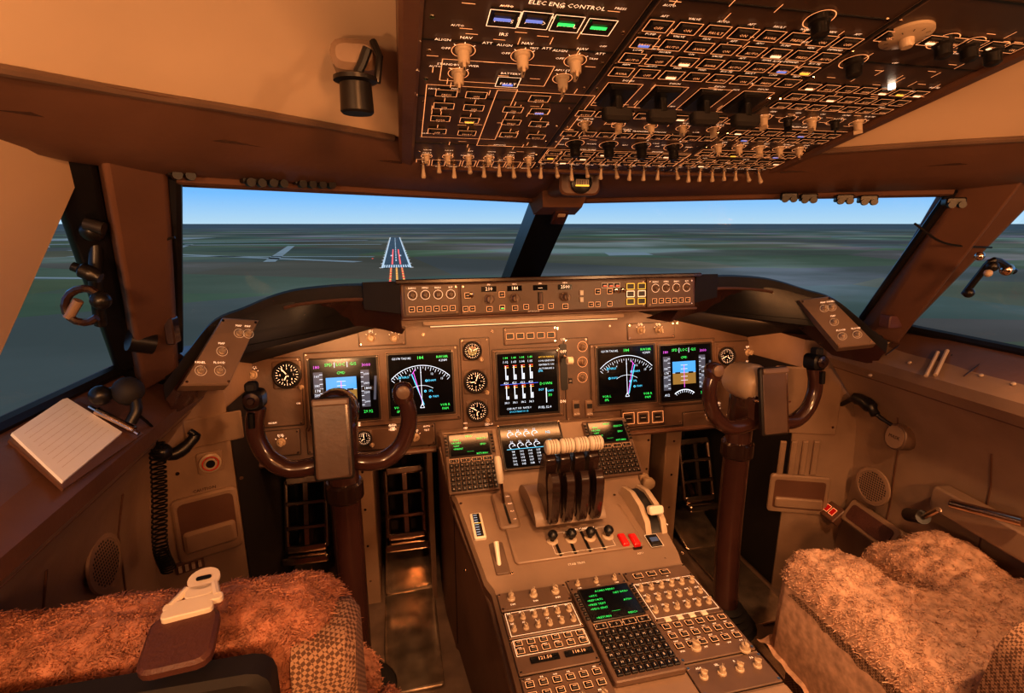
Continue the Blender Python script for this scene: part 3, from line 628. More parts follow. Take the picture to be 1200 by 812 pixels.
sb.tube([P0, P0.lerp(P1, .6)], .005, 'chrome', 8)
d = (P1-P0).normalized(); sb.tube([P1-d*.045, P1-d*.035, P1+d*.015, P1+d*.022], [.006, .009, .009, .006], 'white', 14)
for k, t in enumerate(('DN', 'ARM', 'FLT', 'UP')): sb.text(f, x+.014, y+.04-k*.028, .006, t, 'ohl2', .014)
fl = B('flap_lever')
x, y = f.px(752, 598)
for dx in (-.022, .018):
    LF = Fr(f.p(x+dx, y, 0), (0, 1, .15), (0, 0, 1))
    fl.prism(LF, [(-.085, 0), (-.07, .025), (-.03, .043), (.02, .045), (.06, .03), (.075, 0)], -.007, .007, 'knob', .002)
LF = Fr(f.p(x-.002, y, 0), (0, 1, .15), (0, 0, 1)); fl.prism(LF, [(-.08, 0), (-.065, .018), (-.03, .034), (.02, .036), (.055, .024), (.07, 0)], -.014, .014, 'black')
fl.tube([f.p(x-.002, y-.045, .02), f.p(x-.002, y-.06, .05)], .005, 'chrome', 8)
fl.rbox(Fr(f.p(x-.002, y-.062, .052), (1, 0, 0), (0, .4, 1)), 0, 0, .036, .02, -.008, .008, 'white', r=.006, ch=.003)
for k, t in enumerate(('UP', '1', '5', '10', '20', '25', '30')): fl.text(f, x+.035, y+.06-k*.02, .009, t, 'ohl2', .002)
# =================================================================== YOKES
for s in (-1, 1):
    y = B('control_yoke')
    yf = Fr((s*.506, 1.04, .93), (1, 0, 0), (0, .10, 1))
    for h in (-1, 1):
        pts = [yf.p(0, -.055, -.01), yf.p(h*.05, -.066, 0), yf.p(h*.095, -.066, 0), yf.p(h*.130, -.040, 0), yf.p(h*.148, .0, 0), yf.p(h*.150, .035, 0), yf.p(h*.143, .066, .0)]
        c = catmull(pts, 5); n = len(c)
        rs = [.019 if i < n*.45 else .019-.002*(i/n) for i in range(n)]
        y.tube(c, rs, 'yoke', 14)
        if h == s:
            y.rbox(yf, h*.146, .082, .036, .040, -.02, .022, 'black', r=.012, ch=.006)
            y.lathe(Fr(yf.p(h*.146, .085, .0), yf.ex, yf.ey), 0, 0, [(.015, .02), (.015, .026), (.008, .028), (.006, .034)], 'dkbrown', 14); y.rbox(yf, h*.15, .108, .022, .02, -.01, .012, 'rubber', r=.006, ch=.004)
            y.tube([yf.p(h*.152, .03, .018), yf.p(h*.150, .06, .02)], .007, 'black', 8)
        else:
            y.lathe(Fr(yf.p(h*.141, .064, 0), yf.ex, -yf.n), 0, 0, [(.018, -.01), (.022, .004), (.022, .020), (.015, .030), (.005, .034)], 'yoke', 16)
            y.lathe(Fr(yf.p(h*.141, .080, .0), yf.ex, yf.ey), 0, 0, [(.014, .010), (.014, .022), (.010, .024)], 'panel2', 16)
    y.rbox(yf, 0, -.025, .085, .11, -.045, .012, 'yoke', r=.02, ch=.010)
    hc = Fr(yf.p(-.016 if s > 0 else 0, .035, -.02), yf.ex, yf.ey)
    y.lathe(hc, 0, 0, [(.040, -.07), (.046, -.05), (.048, .0), (.045, .014), (.036, .028), (.022, .036), (.006, .040)], 'knob' if s > 0 else 'yoke', 26)
    pf = Fr(yf.p(0, -.000, .035), (1, 0, 0), (0, .22, 1))
    y.rbox(pf, 0, 0, .076, .165, -.004, .008, 'bezel', r=.006, ch=.003); y.rbox(pf, .0, 0, .068, .155, .008, .0105, 'panel', r=.005, ch=.001)
    y.rbox(pf, 0, .074, .070, .014, .010, .018, 'panel2', r=.004, ch=.003); y.rbox(pf, .03, 0, .004, .15, .0105, .012, 'chrome')
    y.tube([pf.p(-.03, .0, -.03), pf.p(-.03, .0, 0)], .006, 'chrome', 8); y.tube([pf.p(.03, .0, -.03), pf.p(.03, .0, 0)], .006, 'chrome', 8)
    y.tube(catmull([yf.p(0, .03, -.07), yf.p(0, -.02, -.075), V((s*.506, 1.115, .80)), V((s*.506, 1.11, .5)), V((s*.506, 1.09, FL+.05))], 5), [.034]*21, 'yoke', 18)
    y.lathe(Fr((s*.506, 1.115, .76), (1, 0, 0), (0, 1, 0)), 0, 0, [(.038, -.02), (.042, -.015), (.042, .02), (.038, .025)], 'dkbrown', 18)
    for k in range(5): y.lathe(Fr((s*.506, 1.09, FL+.005+k*.014), (1, 0, 0), (0, 1, 0)), 0, 0, [(.085-k*.010, 0), (.088-k*.010, .006), (.076-k*.010, .014)], 'rubber', 22)
    y.lathe(Fr((s*.506, 1.09, FL), (1, 0, 0), (0, 1, 0)), 0, 0, [(.11, 0), (.11, .008), (.09, .010)], 'floor', 24)
# =================================================================== FOOTWELLS
fw = B('footwell_dividers')
for s in (-1, 1):
    f = Fr(V((s*.47, 1.40, .22)), (1, 0, 0), (0, 0, 1))
    fw.rbox(f, s*.02, .24, .055, .50, -.3, 0, 'beige', r=.004, ch=.003)
    fw.rbox(f, s*(.30-.47), .24, .015, .50, -.4, .02, 'panel', r=.002)
    for k in range(4): screw(fw, f, s*.02, .08+k*.12, .004, 0)
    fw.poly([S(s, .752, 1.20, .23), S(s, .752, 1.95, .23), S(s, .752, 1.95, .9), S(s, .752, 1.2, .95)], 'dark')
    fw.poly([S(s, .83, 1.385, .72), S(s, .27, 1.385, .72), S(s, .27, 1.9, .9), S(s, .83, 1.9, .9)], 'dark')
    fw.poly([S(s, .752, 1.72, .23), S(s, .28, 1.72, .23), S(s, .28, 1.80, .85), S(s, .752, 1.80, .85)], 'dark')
hp = B('heel_plate')
for s in (-1, 1):
    for x in (.375, .66):
        f = Fr(V((s*x, 1.05, FL+.004)), (1, 0, 0), (0, 1, .0)); hp.rbox(f, 0, .19, .15, .36, 0, .006, 'steel', r=.01, ch=.002)
        f = Fr(V((s*x, 1.42, FL+.006)), (1, 0, 0), (0, 1, .35)); hp.rbox(f, 0, .14, .15, .28, 0, .006, 'steel', r=.01, ch=.002)
for s in (-1, 1):
    for x in (.375, .68):
        r = B('rudder_pedal'); f = Fr(V((s*x, 1.55, .47)), (1, 0, 0), (0, .35, 1))
        for sx in (-1, 1): r.tube([f.p(sx*.058, -.11, 0), f.p(sx*.058, .10, 0)], .009, 'chrome', 10)
        for yy in (-.11, -.045, .03, .10): r.rbox(f, 0, yy, .116, .014 if abs(yy) < .1 else .024, -.006, .012, 'chrome', r=.004, ch=.003)
        r.rbox(f, 0, -.005, .014, .2, -.006, .010, 'chrome', r=.003)
        r.rbox(f, 0, -.135, .135, .022, -.01, .05, 'chrome', r=.006, ch=.004)
        r.tube([f.p(0, -.12, -.02), f.p(0, -.02, -.10), f.p(0, .12, -.15)], .014, 'dkbrown', 10)
kp = B('kick_panel')
f = Fr(V((.33, 1.385, .48)), (1, 0, 0), (0, 0, 1)); kp.rbox(f, .01, 0, .12, .46, -.03, 0, 'beige', r=.005, ch=.003)
for sy in (-.2, -.1, .0, .1, .2): screw(kp, f, .06, sy, .004); screw(kp, f, -.04, sy, .004)
x, y_ = f.px(812, 553); x = min(x, .05); kp.lathe(f, x, y_, [(.018, 0), (.018, .01), (.012, .012), (.012, .03), (.020, .034), (.020, .044), (.014, .048)], 'knob', 20)
# =================================================================== OVERHEAD PANEL
oh = B('overhead_switch_panel')
OF = Fr((0, .91, 1.443), (1, 0, 0), (0, -cos(radians(13.2)), sin(radians(13.2))))
oh.prism(OF, [(-.33, 0), (.33, 0), (.33, .80), (-.33, .80)], -.03, 0, 'ohp')
for s in (-1, 1):
    x0, x1 = (s*.330, s*.352)
    pr = [(x0, -.0), (x1, -.0), (x1, .80), (x0, .80)]
    if s < 0: pr = pr[::-1]
    oh.prism(OF, pr, -.09, .006, 'brown', .004)
oh.rbox(OF, 0, -.008, .70, .014, -.09, .004, 'brown', r=.004, ch=.003)
LB = ['ON', 'OFF', 'AUTO', 'AVAIL', 'FAULT', 'PRESS', 'BUS TIE', 'GEN', 'APU', 'PUMP', 'DEMAND', 'LOW', 'VALVE', 'AFT', 'FWD', 'NORM', 'TEST', 'ARM', 'ISLN', 'TRIM']
def obtn(x, y, w=.019, h=.0145, lit=None, m='ohl'):
    oh.rbox(OF, x, y, w*1.1, h*1.12, 0, .003, 'black', ch=.0006); oh.frame(OF, x, y, w*1.18, h*1.2, .0008, m, .0034)
    oh.rbox(OF, x, y, w*.82, h*.78, .003, .005, 'bezel', ch=.001)
    oh.text(OF, x, y, h*.36, random.choice(LB[:6]), m, .0054)
    if lit is None:
        r = random.random()
        if r < .012: lit = 'bluel'
        elif r < .12: lit = 'ohl2'
        elif r < .16: lit = 's_amb'
    if lit: oh.rbox(OF, x, y-h*.14, w*.55, h*.2, .005, .0058, lit)
def ol(x, y, t=None, s=.005, m='ohl2'): oh.text(OF, x, y, s, t or random.choice(LB), m, .002)
def ofr(x0, y0, x1, y1, m='ohl'): oh.frame(OF, (x0+x1)/2, (y0+y1)/2, abs(x1-x0), abs(y1-y0), .0009, m, .0018)
def oknob(x, y, r=.0045, m='knob', h=.011, ang=None):
    oh.ring(OF, x, y, r*1.8, r*1.8+.0008, .002, 'ohl', 20)
    knob(oh, OF, x, y, r, h, m, ang=ang)
    for a in (-.8, 0, .8): oh.line(OF, x+sin(a)*r*1.9, y+cos(a)*r*1.9, x+sin(a)*r*2.3, y+cos(a)*r*2.3, .0009, 'ohl2', .002)
def ogl(x, y, L=.020):
    L *= random.uniform(.8, 1.1)
    oh.lathe(OF, x, y, [(.0055, 0), (.0055, .003), (.003, .004)], 'chrome', 10)
    p = OF.p(x, y, .003); d = (OF.n+OF.ey*random.choice((-.35, .25, -.1))).normalized(); oh.tube([p, p+d*L*.5, p+d*L*.9, p+d*L], [.0018, .0028, .0042, .003], 'knob', 8)
for x in (-.127, .127):
    oh.rbox(OF, x, .40, .004, .80, 0, .0012, 'black'); oh.line(OF, x-.004, 0, x-.004, .8, .0007, 'panel2', .0015); oh.line(OF, x+.004, 0, x+.004, .8, .0007, 'panel2', .0015)
for y in (.10, .245, .36, .47):
    oh.rbox(OF, -.23, y, .2, .002, 0, .001, 'black'); oh.rbox(OF, .23, y+.02, .2, .002, 0, .001, 'black'); oh.rbox(OF, 0, y-.02, .25, .002, 0, .001, 'black')
for (u, v) in ((590, 18), (627, 20), (664, 24), (702, 28)):
    x, y = OF.px(u, v); obtn(x, y, .024, .020, m='ohl2', lit='bezel'); oh.rbox(OF, x-.002, y+.003, .016, .004, .0060, .0064, 'bluel' if u < 650 else 's_green')
x, y = OF.px(665, 4); ol(x, y, 'ELEC ENG CONTROL', .0075)
for (u, v) in ((543, 57), (612, 63), (674, 69)):
    x, y = OF.px(u, v); oknob(x, y, .0065, ang=.1, h=.016); ol(x, y+.022, 'NAV', .006); ol(x-.022, y+.016, 'ALIGN', .0055); ol(x+.022, y+.016, 'ATT', .0055); ol(x-.018, y+.002, 'OFF', .0055)
x, y = OF.px(590, 38); ol(x, y, 'IRS', .007)
x, y = OF.px(537, 84); oknob(x, y, .006, h=.015); ol(x-.002, y+.017, 'STANDBY POWER', .0055)
x, y = OF.px(595, 93); obtn(x, y, .022, .018, lit='bluel', m='ohl2'); ol(x, y+.016, 'BATTERY', .0055)
x, y = OF.px(659, 90); oknob(x, y, .006, h=.015); ol(x, y+.017, 'APU START', .0055)
for (row, vs) in (((523, 558, 0, 632), 106), ((520, 555, 601, 632), 121), ((516, 550, 599, 631), 136), ((512, 547, 596, 628), 151)):
    for i, u in enumerate(row):
        if not u: continue
        x, y = OF.px(u, vs+i*2.2); obtn(x, y, .021, .013)
        if vs > 110: oh.line(OF, x, y+.008, x, y+.018, .0009, 'ohl', .002)
        ol(x, y-.011, None, .0045)
for (a, c, d, e) in ((500, 97, 580, 162), (583, 104, 650, 172), (515, 92, 650, 76)):
    p = OF.px(a, c); q_ = OF.px(d, e); ofr(p[0], p[1], q_[0], q_[1])
for k in range(8):
    ogl(-.314+k*.025, .018+(.006 if k % 2 else 0)); ol(-.314+k*.025, .006, None, .0042); ofr(-.325+k*.025, .009, -.304+k*.025, .036)
for k in range(6): oknob(-.31+k*.033, .052); ol(-.31+k*.033, .066, None, .0045); ol(-.31+k*.033, .078, None, .0045)
for k in range(9): ogl(-.114+k*.0275, .016); ol(-.114+k*.0275, .031, None, .0042)
for r, y in enumerate((.046, .066, .086)):
    for k in range(9): obtn(-.112+k*.028, y, .018, .012)
ol(-.06, .099, 'HYD PUMP', .0055); ol(.06, .099, 'ENGINE', .0055)
ofr(-.124, .036, .124, .095)
for k in range(4):
    x = -.09+k*.055; oh.lathe(OF, x, .122, [(.010, 0), (.010, .006), (.0075, .009), (.008, .02), (.005, .023)], 'black', 16); oh.ring(OF, x, .122, .014, .0148, .002, 'ohl')
    ol(x, .143, str(k+1), .007); ol(x+.027, .122, None, .005)
for k in range(9): obtn(-.112+k*.028, .160, .019, .0135)
ol(0, .174, 'FUEL TRANSFER / JETTISON', .0055)
for k in range(5): oknob(-.1+k*.05, .192, .005); ol(-.1+k*.05, .207, None, .005)
for k in range(9): obtn(-.112+k*.028, .225, .019, .0135)
for k in range(4):
    x = -.09+k*.060; yy = .275
    oh.rbox(OF, x, yy, .036, .05, 0, .006, 'black', r=.004, ch=.002)
    oh.rbox(OF, x, yy, .010, .018, .006, .022, 'black', r=.003); oh.rbox(OF, x, yy, .038, .016, .020, .034, 'rubber', r=.005, ch=.004)
    oh.frame(OF, x, yy, .044, .058, .0008, 'ohl', .002); ol(x, yy+.035, 'DISCH', .005)
for r in range(4):
    for k in range(8): obtn(-.108+k*.031, .33+r*.028, .021, .015); ol(-.108+k*.031, .343+r*.028, None, .0045)
for k in range(8): ogl(.142+k*.0245, .016); ol(.142+k*.0245, .031, None, .0042)
for y in (.048, .068, .100):
    for k in range(7): obtn(.145+k*.0275, y, .018, .012)
    ol(.16, y+.010, None, .0045); ol(.24, y+.010, None, .0045)
ofr(.134, .038, .325, .060); ofr(.134, .088, .325, .114)
for k in range(5): oknob(.15+k*.038, .130, .0055, h=.013); ol(.15+k*.038, .147, None, .005)
for y in (.165, .188):
    for k in range(7): obtn(.145+k*.0275, y, .018, .0125)
oh.line(OF, .14, .203, .325, .203, .001, 'ohl', .002); ol(.23, .212, 'BLEED AIR', .006)
for k in range(5): oknob(.15+k*.040, .235, .006, 'black' if k in (1, 3) else 'knob', h=.014); ol(.15+k*.04, .255, None, .005)
x, y = OF.px(1045, 99); oh.cyl(OF, x, y, .004, 0, .005, 'lamp', seg=12)
for y in (.275, .30, .325):
    for k in range(7): obtn(.145+k*.0275, y, .018, .0125)
x, y = OF.px(1062, 40); oh.lathe(OF, x, y, [(.024, 0), (.024, .003), (.020, .005), (.007, .006), (.0065, .012), (.005, .014)], 'knob', 30)
for k in range(12): a = 2*pi*k/12; oh.line(OF, x+.016*cos(a), y+.016*sin(a), x+.020*cos(a), y+.020*sin(a), .001, 'black', .0062)
for (u, v) in ((1105, 46), (1135, 50), (1163, 55), (960, 20), (1000, 70)):
    x, y = OF.px(u, v); oh.lathe(OF, x, y, [(.010, 0), (.010, .006), (.008, .008), (.008, .018), (.005, .020)], 'black', 18); oh.ring(OF, x, y, .0135, .0145, .002, 'ohl')
for k in range(7): obtn(.145+k*.0275, .43, .019, .014)
for k in range(320):
    x = random.uniform(-.32, .32); y = random.uniform(.04, .45)
    if abs(abs(x)-.127) < .014: continue
    r = random.random()
    if r < .4: oh.line(OF, x, y, x+random.choice((-.012, .012)), y, .0009, 'ohl', .0019)
    elif r < .8: oh.line(OF, x, y, x, y+.012, .0009, 'ohl', .0019)
    else: ol(x, y, None, .0045)
for x in (-.322, -.135, -.119, .119, .135, .322):
    for k in range(9): screw(oh, OF, x, .01+k*.055, .0028)
# =================================================================== MAP LIGHT on ceiling
ml = B('map_light')
p = at(415, 62, y=.62); f = Fr(p, (1, 0, 0), (0, 0, 1))
ml.rbox(f, 0, .0, .05, .03, -.05, .0, 'panel2', r=.012, ch=.006)
ml.tube([p+V((.02, 0, .012)), p+V((.026, -.01, -.005)), p+V((.022, -.01, -.03))], .004, 'black', 8)
p2 = at(415, 108, y=.60); f = Fr(p2, (1, 0, 0), (0, 1, 0))
ml.lathe(f, .002, 0, [(.015, -.021), (.017, -.019), (.016, .008), (.022, .010), (.022, .014), (.010, .018)], 'black', 20)
ml.tube([p2+V((.002, 0, .014)), p2+V((.010, 0, .028)), p2+V((.016, 0, .042))], .005, 'black', 8)
# =================================================================== LEFT SHELF
SF = Fr((-.785, .8, 1.040), (0, 1, 0), (-.08, 0, .053))
cb = B('clipboard')
cb.prism(SF, [SF.px(*q) for q in ((8, 519), (77, 466), (166, 511), (72, 577))], .001, .005, 'brown')
pp = [SF.px(*q) for q in ((10, 514), (74, 471), (140, 512), (70, 571))]
cb.prism(SF, pp, .005, .009, 'paper')
for k in range(9):
    a = V(pp[0]).lerp(V(pp[3]), .12+.09*k); d = V(pp[1]).lerp(V(pp[2]), .12+.09*k); a2 = a.lerp(d, .1); d2 = a.lerp(d, .9); cb.line(SF, a2.x, a2.y, d2.x, d2.y, .0003, 'knob', .0095)
a = SF.px(108, 490); d = SF.px(152, 513); cb.tube([SF.p(a[0], a[1], .014), SF.p(d[0], d[1], .014)], .006, 'chrome', 10)
a = SF.px(100, 484); d = SF.px(158, 516); cb.tube([SF.p(a[0], a[1], .012), SF.p(d[0], d[1], .012)], .003, 'chrome', 8)
mic = B('hand_microphone')
p = at(150, 458, y=.86)
mic.ball(p, .022, 'rubber'); mic.ball(p+V((-.03, -.015, .0)), .015, 'black'); mic.tube(catmull([p+V((-.045, -.01, -.003)), p, p+V((.012, -.01, -.025)), p+V((.005, -.02, -.045))], 4), .008, 'black', 10)
cp = [p+V((.008, -.01, -.03)), at(184, 520, y=.98), at(187, 580, y=.98), at(188, 640, y=.97), at(198, 668, y=.95)]
path = catmull(cp[1:], 30); pts = []; N = 32*10
for i in range(N):
    t = i/N*(len(path)-1); k = int(t); qq = path[k].lerp(path[k+1], t-k); a = i/10*2*pi
    pts.append(qq+V((cos(a)*.012, sin(a)*.012, 0)))
mic.tube(pts, .0018, 'black', 5); mic.tube(catmull([cp[0], cp[0].lerp(cp[1], .5)+V((.01, 0, 0)), cp[1]], 4), .0025, 'black', 6)
ox = B('oxygen_mask_hose')
a = at(150, 560, y=1.0); b_ = at(178, 528, y=1.0); c_ = at(205, 532, y=1.01); d_ = at(228, 512, y=1.03)
ox.tube(catmull([a, b_, c_, d_, at(222, 505, y=1.03)], 5), [.004, .009, .012, .010, .006], 'black', 10)
ox.ball(at(190, 530, y=.99), .017, 'black')
cl = B('sidewall_console')
CF = Fr(V((-.77, 1.184, .6)), (.16, .065, 0), (0, 0, 1))
x, y = CF.px(246, 541); cl.rbox(CF, x, y, .05, .05, 0, .004, 'beige', r=.006, ch=.001); cl.lathe(CF, x, y, [(.022, .004), (.022, .010), (.018, .012), (.017, .008), (.013, .008), (.012, .014)], 'knob', 20); cl.ring(CF, x, y, .0145, .0165, .0125, 'red'); cl.ring(CF, x, y, .0001, .009, .0145, 'black')
x, y = CF.px(240, 575); cl.text(CF, x, y+.004, .010, 'CAUTION', 'dkbrown', .001); cl.text(CF, x, y-.007, .005, 'PULL TO RELEASE', 'dkbrown', .001)
x, y, w, h = rpx(CF, 203, 576, 283, 650)
cl.rbox(CF, x, y, w, h, 0, .010, 'beige', r=.014, ch=.004); cl.rbox(CF, x, y+.006, w*.84, h*.78, .010, .0105, 'brown', r=.012); cl.rbox(CF, x, y-h*.18, w*.8, h*.34, .0105, .02, 'beige', r=.008, ch=.006)
for (u, v) in ((208, 490), (208, 555), (283, 490), (283, 560), (245, 500), (262, 515), (228, 515)): xx, yy = CF.px(u, v); screw(cl, CF, xx, yy, .0045)
xx, yy, w, h = rpx(CF, 215, 486, 285, 520); cl.rbox(CF, xx, yy, w, h, 0, .004, 'beige', r=.004, ch=.002)
xx, yy, w, h = rpx(CF, 205, 655, 240, 668); cl.rbox(CF, xx, yy, w, h, 0, .006, 'brown', r=.002, ch=.001)
for k in range(4): cl.rbox(CF, xx-w*.35+k*w*.23, yy, w*.12, h*.5, .006, .012, 'knob')
def speaker(name, fr, x, y, r):
    b = B(name); b.lathe(fr, x, y, [(r*1.25, 0), (r*1.22, .004), (r*1.02, .005), (r, .003)], 'beige', 30); b.cyl(fr, x, y, r, .0, .0035, 'beige', seg=28)
    for i in range(-6, 7):
        for j in range(-6, 7):
            X, Y = i*r/6.5, j*r/6.5
            if X*X+Y*Y < r*r*.9: b.cyl(fr, x+X, y+Y, r*.052, .0035, .0038, 'black', seg=6)
WL = Fr(V((-.895, .9, .7)), (0, 1, 0), (-.01, 0, .2)); WR = Fr(V((.895, .9, .7)), (0, -1, 0), (.01, 0, .2))
x, y = WL.px(122, 660); speaker('loudspeaker_grille', WL, x, y, .042)
WRc = Fr(V((.77, 1.184, .6)), (.16, -.065, 0), (0, 0, 1))
WR = Fr(WR.o+V((-.01, 0, 0)), WR.ex, WR.ey)
x, y = WR.px(1023, 570); speaker('loudspeaker_grille', WR, x, y, .042)
cr_ = B('sidewall_console')
for k in range(4):
    x, y, w, h = rpx(WRc, 912+k*13, 516, 919+k*13, 556); cr_.rbox(WRc, x, y, w, h, 0, .008, 'beige', r=.002, ch=.003)
x, y, w, h = rpx(WRc, 900, 556, 970, 600); cr_.rbox(WRc, x, y, w, h, 0, .010, 'beige', r=.010, ch=.003); cr_.rbox(WRc, x, y, w*.85, h*.75, .01, .011, 'brown', r=.008); cr_.rbox(WRc, x, y-h*.2, w*.8, h*.25, .011, .02, 'beige', r=.005, ch=.003)
x, y, w, h = rpx(WRc, 903, 430, 985, 508); cr_.rbox(WRc, x, y, w, h, 0, .004, 'beige', r=.006, ch=.002)
for (u, v) in ((905, 440), (905, 500), (960, 440), (975, 500), (925, 470)): xx, yy = WRc.px(u, v); screw(cr_, WRc, xx, yy, .004, .004)
f = Fr(at(965, 592, x=.86), (-.1, -1, 0), (.5, 0, .5)); cr_.rbox(f, 0, 0, .13, .05, -.02, .004, 'brown', r=.004, ch=.002)
for k in range(5): cr_.rbox(f, -.045+k*.022, 0, .015, .02, .004, .006, 'red'); cr_.frame(f, -.045+k*.022, 0, .016, .021, .0012, 'ohl', .0066)
f = Fr(at(1020, 615, x=.87), (-.1, -1, 0), (.3, 0, .5)); cr_.rbox(f, 0, 0, .17, .07, -.02, .006, 'beige', r=.01, ch=.004); cr_.rbox(f, 0, .0, .14, .045, .006, .008, 'leather', r=.01)
SR = Fr((.785, .8, 1.037), (0, -1, 0), (.08, 0, .053))
for (u0, v0, u1, v1) in ((1092, 415, 1112, 443), (1103, 413, 1122, 442)):
    cr_.tube([SR.p(*SR.px(u0+8, v0), .006), SR.p(*SR.px(u0-6, v1), .006)], .004, 'knob', 8)
for i in range(8):
    a = SR.px(1085+i*5, 395+i*2.2); d = SR.px(1080+i*5, 402+i*2.2); cr_.line(SR, a[0], a[1], d[0], d[1], .003, 'black', .002)
for (u, v) in ((1066, 425), (1150, 440), (1188, 450), (1040, 402), (1020, 440)):
    a = SR.px(u, v); cr_.lathe(SR, a[0], a[1], [(.004, 0), (.004, .002), (.002, .003)], 'knob', 12)
hb = B('crew_mask_handle')
p = at(1050, 512, x=.868); f = Fr(p, (0, -1, 0), (0.1, 0, 1))
hb.rbox(f, 0, 0, .058, .068, -.04, .004, 'panel', r=.028, ch=.002); hb.rbox(f, 0, 0, .048, .058, .004, .006, 'panel2', r=.023); hb.text(f, 0, 0, .012, 'MASK', 'dkbrown', .0065)
hb.tube(catmull([at(986, 474, x=.86), at(1003, 467, x=.85), at(1018, 475, x=.85), at(1026, 486, x=.85)], 4), [.006, .016, .018, .012], 'black', 10)
hb.tube(catmull([at(1018, 475, x=.85), at(1030, 488, x=.86), at(1045, 498, x=.87)], 4), [.008, .006, .005], 'black', 8)
rl = B('grab_rail')
rl.tube([at(1115, 590, x=.80), at(1200, 612, x=.80)], .010, 'chrome', 12)
rl.tube([at(1065, 603, x=.83), at(1082, 606, x=.80)], [.016, .016], 'black', 14); rl.tube([at(1082, 606, x=.80), at(1100, 597, x=.78)], .006, 'chrome', 8)
rl.rbox(Fr(at(1160, 608, x=.84), (-.1, -1, 0), (0, 0, 1)), 0, -.02, .26, .06, -.03, .006, 'beige', r=.01, ch=.004)
wh = B('window_crank_handle')
wh.tube(catmull([at(108, 240, y=.80), at(112, 285, y=.80), at(112, 330, y=.80), at(118, 380, y=.82)], 4), .008, 'black', 10)
wh.tube(catmull([at(85, 312, y=.76), at(100, 318, y=.76), at(118, 326, y=.76)], 4), [.006, .010, .010, .007], 'black', 12)
ring = [at(98+22*cos(t*pi/8), 358+20*sin(t*pi/8), y=.76) for t in range(2, 15)]
wh.tube(ring, .005, 'dkbrown', 8); wh.tube([at(80, 372, y=.76), at(92, 352, y=.76)], .006, 'panel2', 10); wh.ball(at(118, 352, y=.76), .012, 'black')
wh.ball(at(108, 270, y=.77), .014, 'black'); wh.tube([at(100, 262, y=.76), at(122, 268, y=.76)], .008, 'bezel', 10)
wh2 = B('window_crank_handle')
for (u, v, r, m) in ((1148, 300, .008, 'chrome'), (1163, 312, .010, 'black'), (1180, 316, .011, 'chrome'), (1135, 343, .009, 'black'), (1158, 320, .007, 'knob')): wh2.ball(at(u, v, y=.72), r, m)
wh2.tube(catmull([at(1130, 345, y=.76), at(1148, 322, y=.74), at(1165, 305, y=.72), at(1188, 318, y=.72)], 4), .006, 'black', 8)
wr = B('pillar_cable')
wr.tube(catmull([at(u, v, y=.83) for u, v in ((128, 285), (150, 283), (170, 286), (205, 278))], 5), .002, 'black', 6)
wr.tube(catmull([at(u, v, y=.80) for u, v in ((1072, 262), (1100, 282), (1125, 288), (1162, 290))], 5), .002, 'black', 6)
gp = B('pillar_grip')
gp.tube([at(150, 398, y=.90), at(180, 402, y=.92)], [.018, .018], 'black', 14); gp.rbox(Fr(at(199, 388, y=.92), (1, 0, 0), (0, 0, 1)), 0, 0, .014, .045, -.02, .004, 'dkbrown', r=.004, ch=.002)
gp.rbox(Fr(at(1048, 377, y=.95), (1, .0, 0), (0, 0, 1)), 0, 0, .04, .03, -.02, .006, 'leather', r=.004, ch=.002)
o_ = V((-.74, .68, 1.42)); nx = (V((-.86, 1, 1.1))-o_).cross(V((-.95, .2, 1.08))-o_).normalized()
if nx.x < 0: nx = -nx
ex_ = (V((-.86, 1, 1.1))-V((-.95, .2, 1.08))).normalized(); WS = Fr(o_+nx*.012, ex_, nx.cross(ex_))
sh = B('window_sunshade')
sh.prism(WS, [WS.px(*q) for q in ((-60, 150), (72, 166), (90, 203), (0, 405), (-60, 540))], -.004, .004, 'cream')
# =================================================================== SEATS
def cushion(b, x0, x1, y0, y1, zt, H, R, m, notch=None, nx=70, ny=60, lump=.008, tilt=0):
    def sd(x, y):
        cx, cy = (x0+x1)/2, (y0+y1)/2; rc = .05 if y1-y0 > .12 else (y1-y0)*.4
        qx = abs(x-cx)-(x1-x0)/2+rc; qy = abs(y-cy)-(y1-y0)/2+rc
        d = -(sqrt(max(qx, 0)**2+max(qy, 0)**2)+min(max(qx, qy), 0)-rc)
        if notch:
            nxc, nyc, nr = notch
            yy = max(0, nyc-y); dn = sqrt((x-nxc)**2+yy*yy)-nr
            d = min(d, dn)
        return d
    def hz(x, y):
        d = sd(x, y)
        k = max(0, min(1, d/R)); z = zt-H*(1-sqrt(max(0, 1-(1-k)**2)))
        return z+lump*noise.noise(V((x*14, y*14, 1)))+lump*.5*noise.noise(V((x*40, y*40, 4)))+tilt*(y-y0), d
    rows = []
    for j in range(ny+1):
        row = []
        for i in range(nx+1):
            x = x0-.01+(x1-x0+.02)*i/nx; y = y0-.01+(y1-y0+.02)*j/ny; z, d = hz(x, y)
            if d < 0: z -= H*1.6
            row.append(V((x, y, z)))
        rows.append(row)
    b.grid(rows, m); return hz
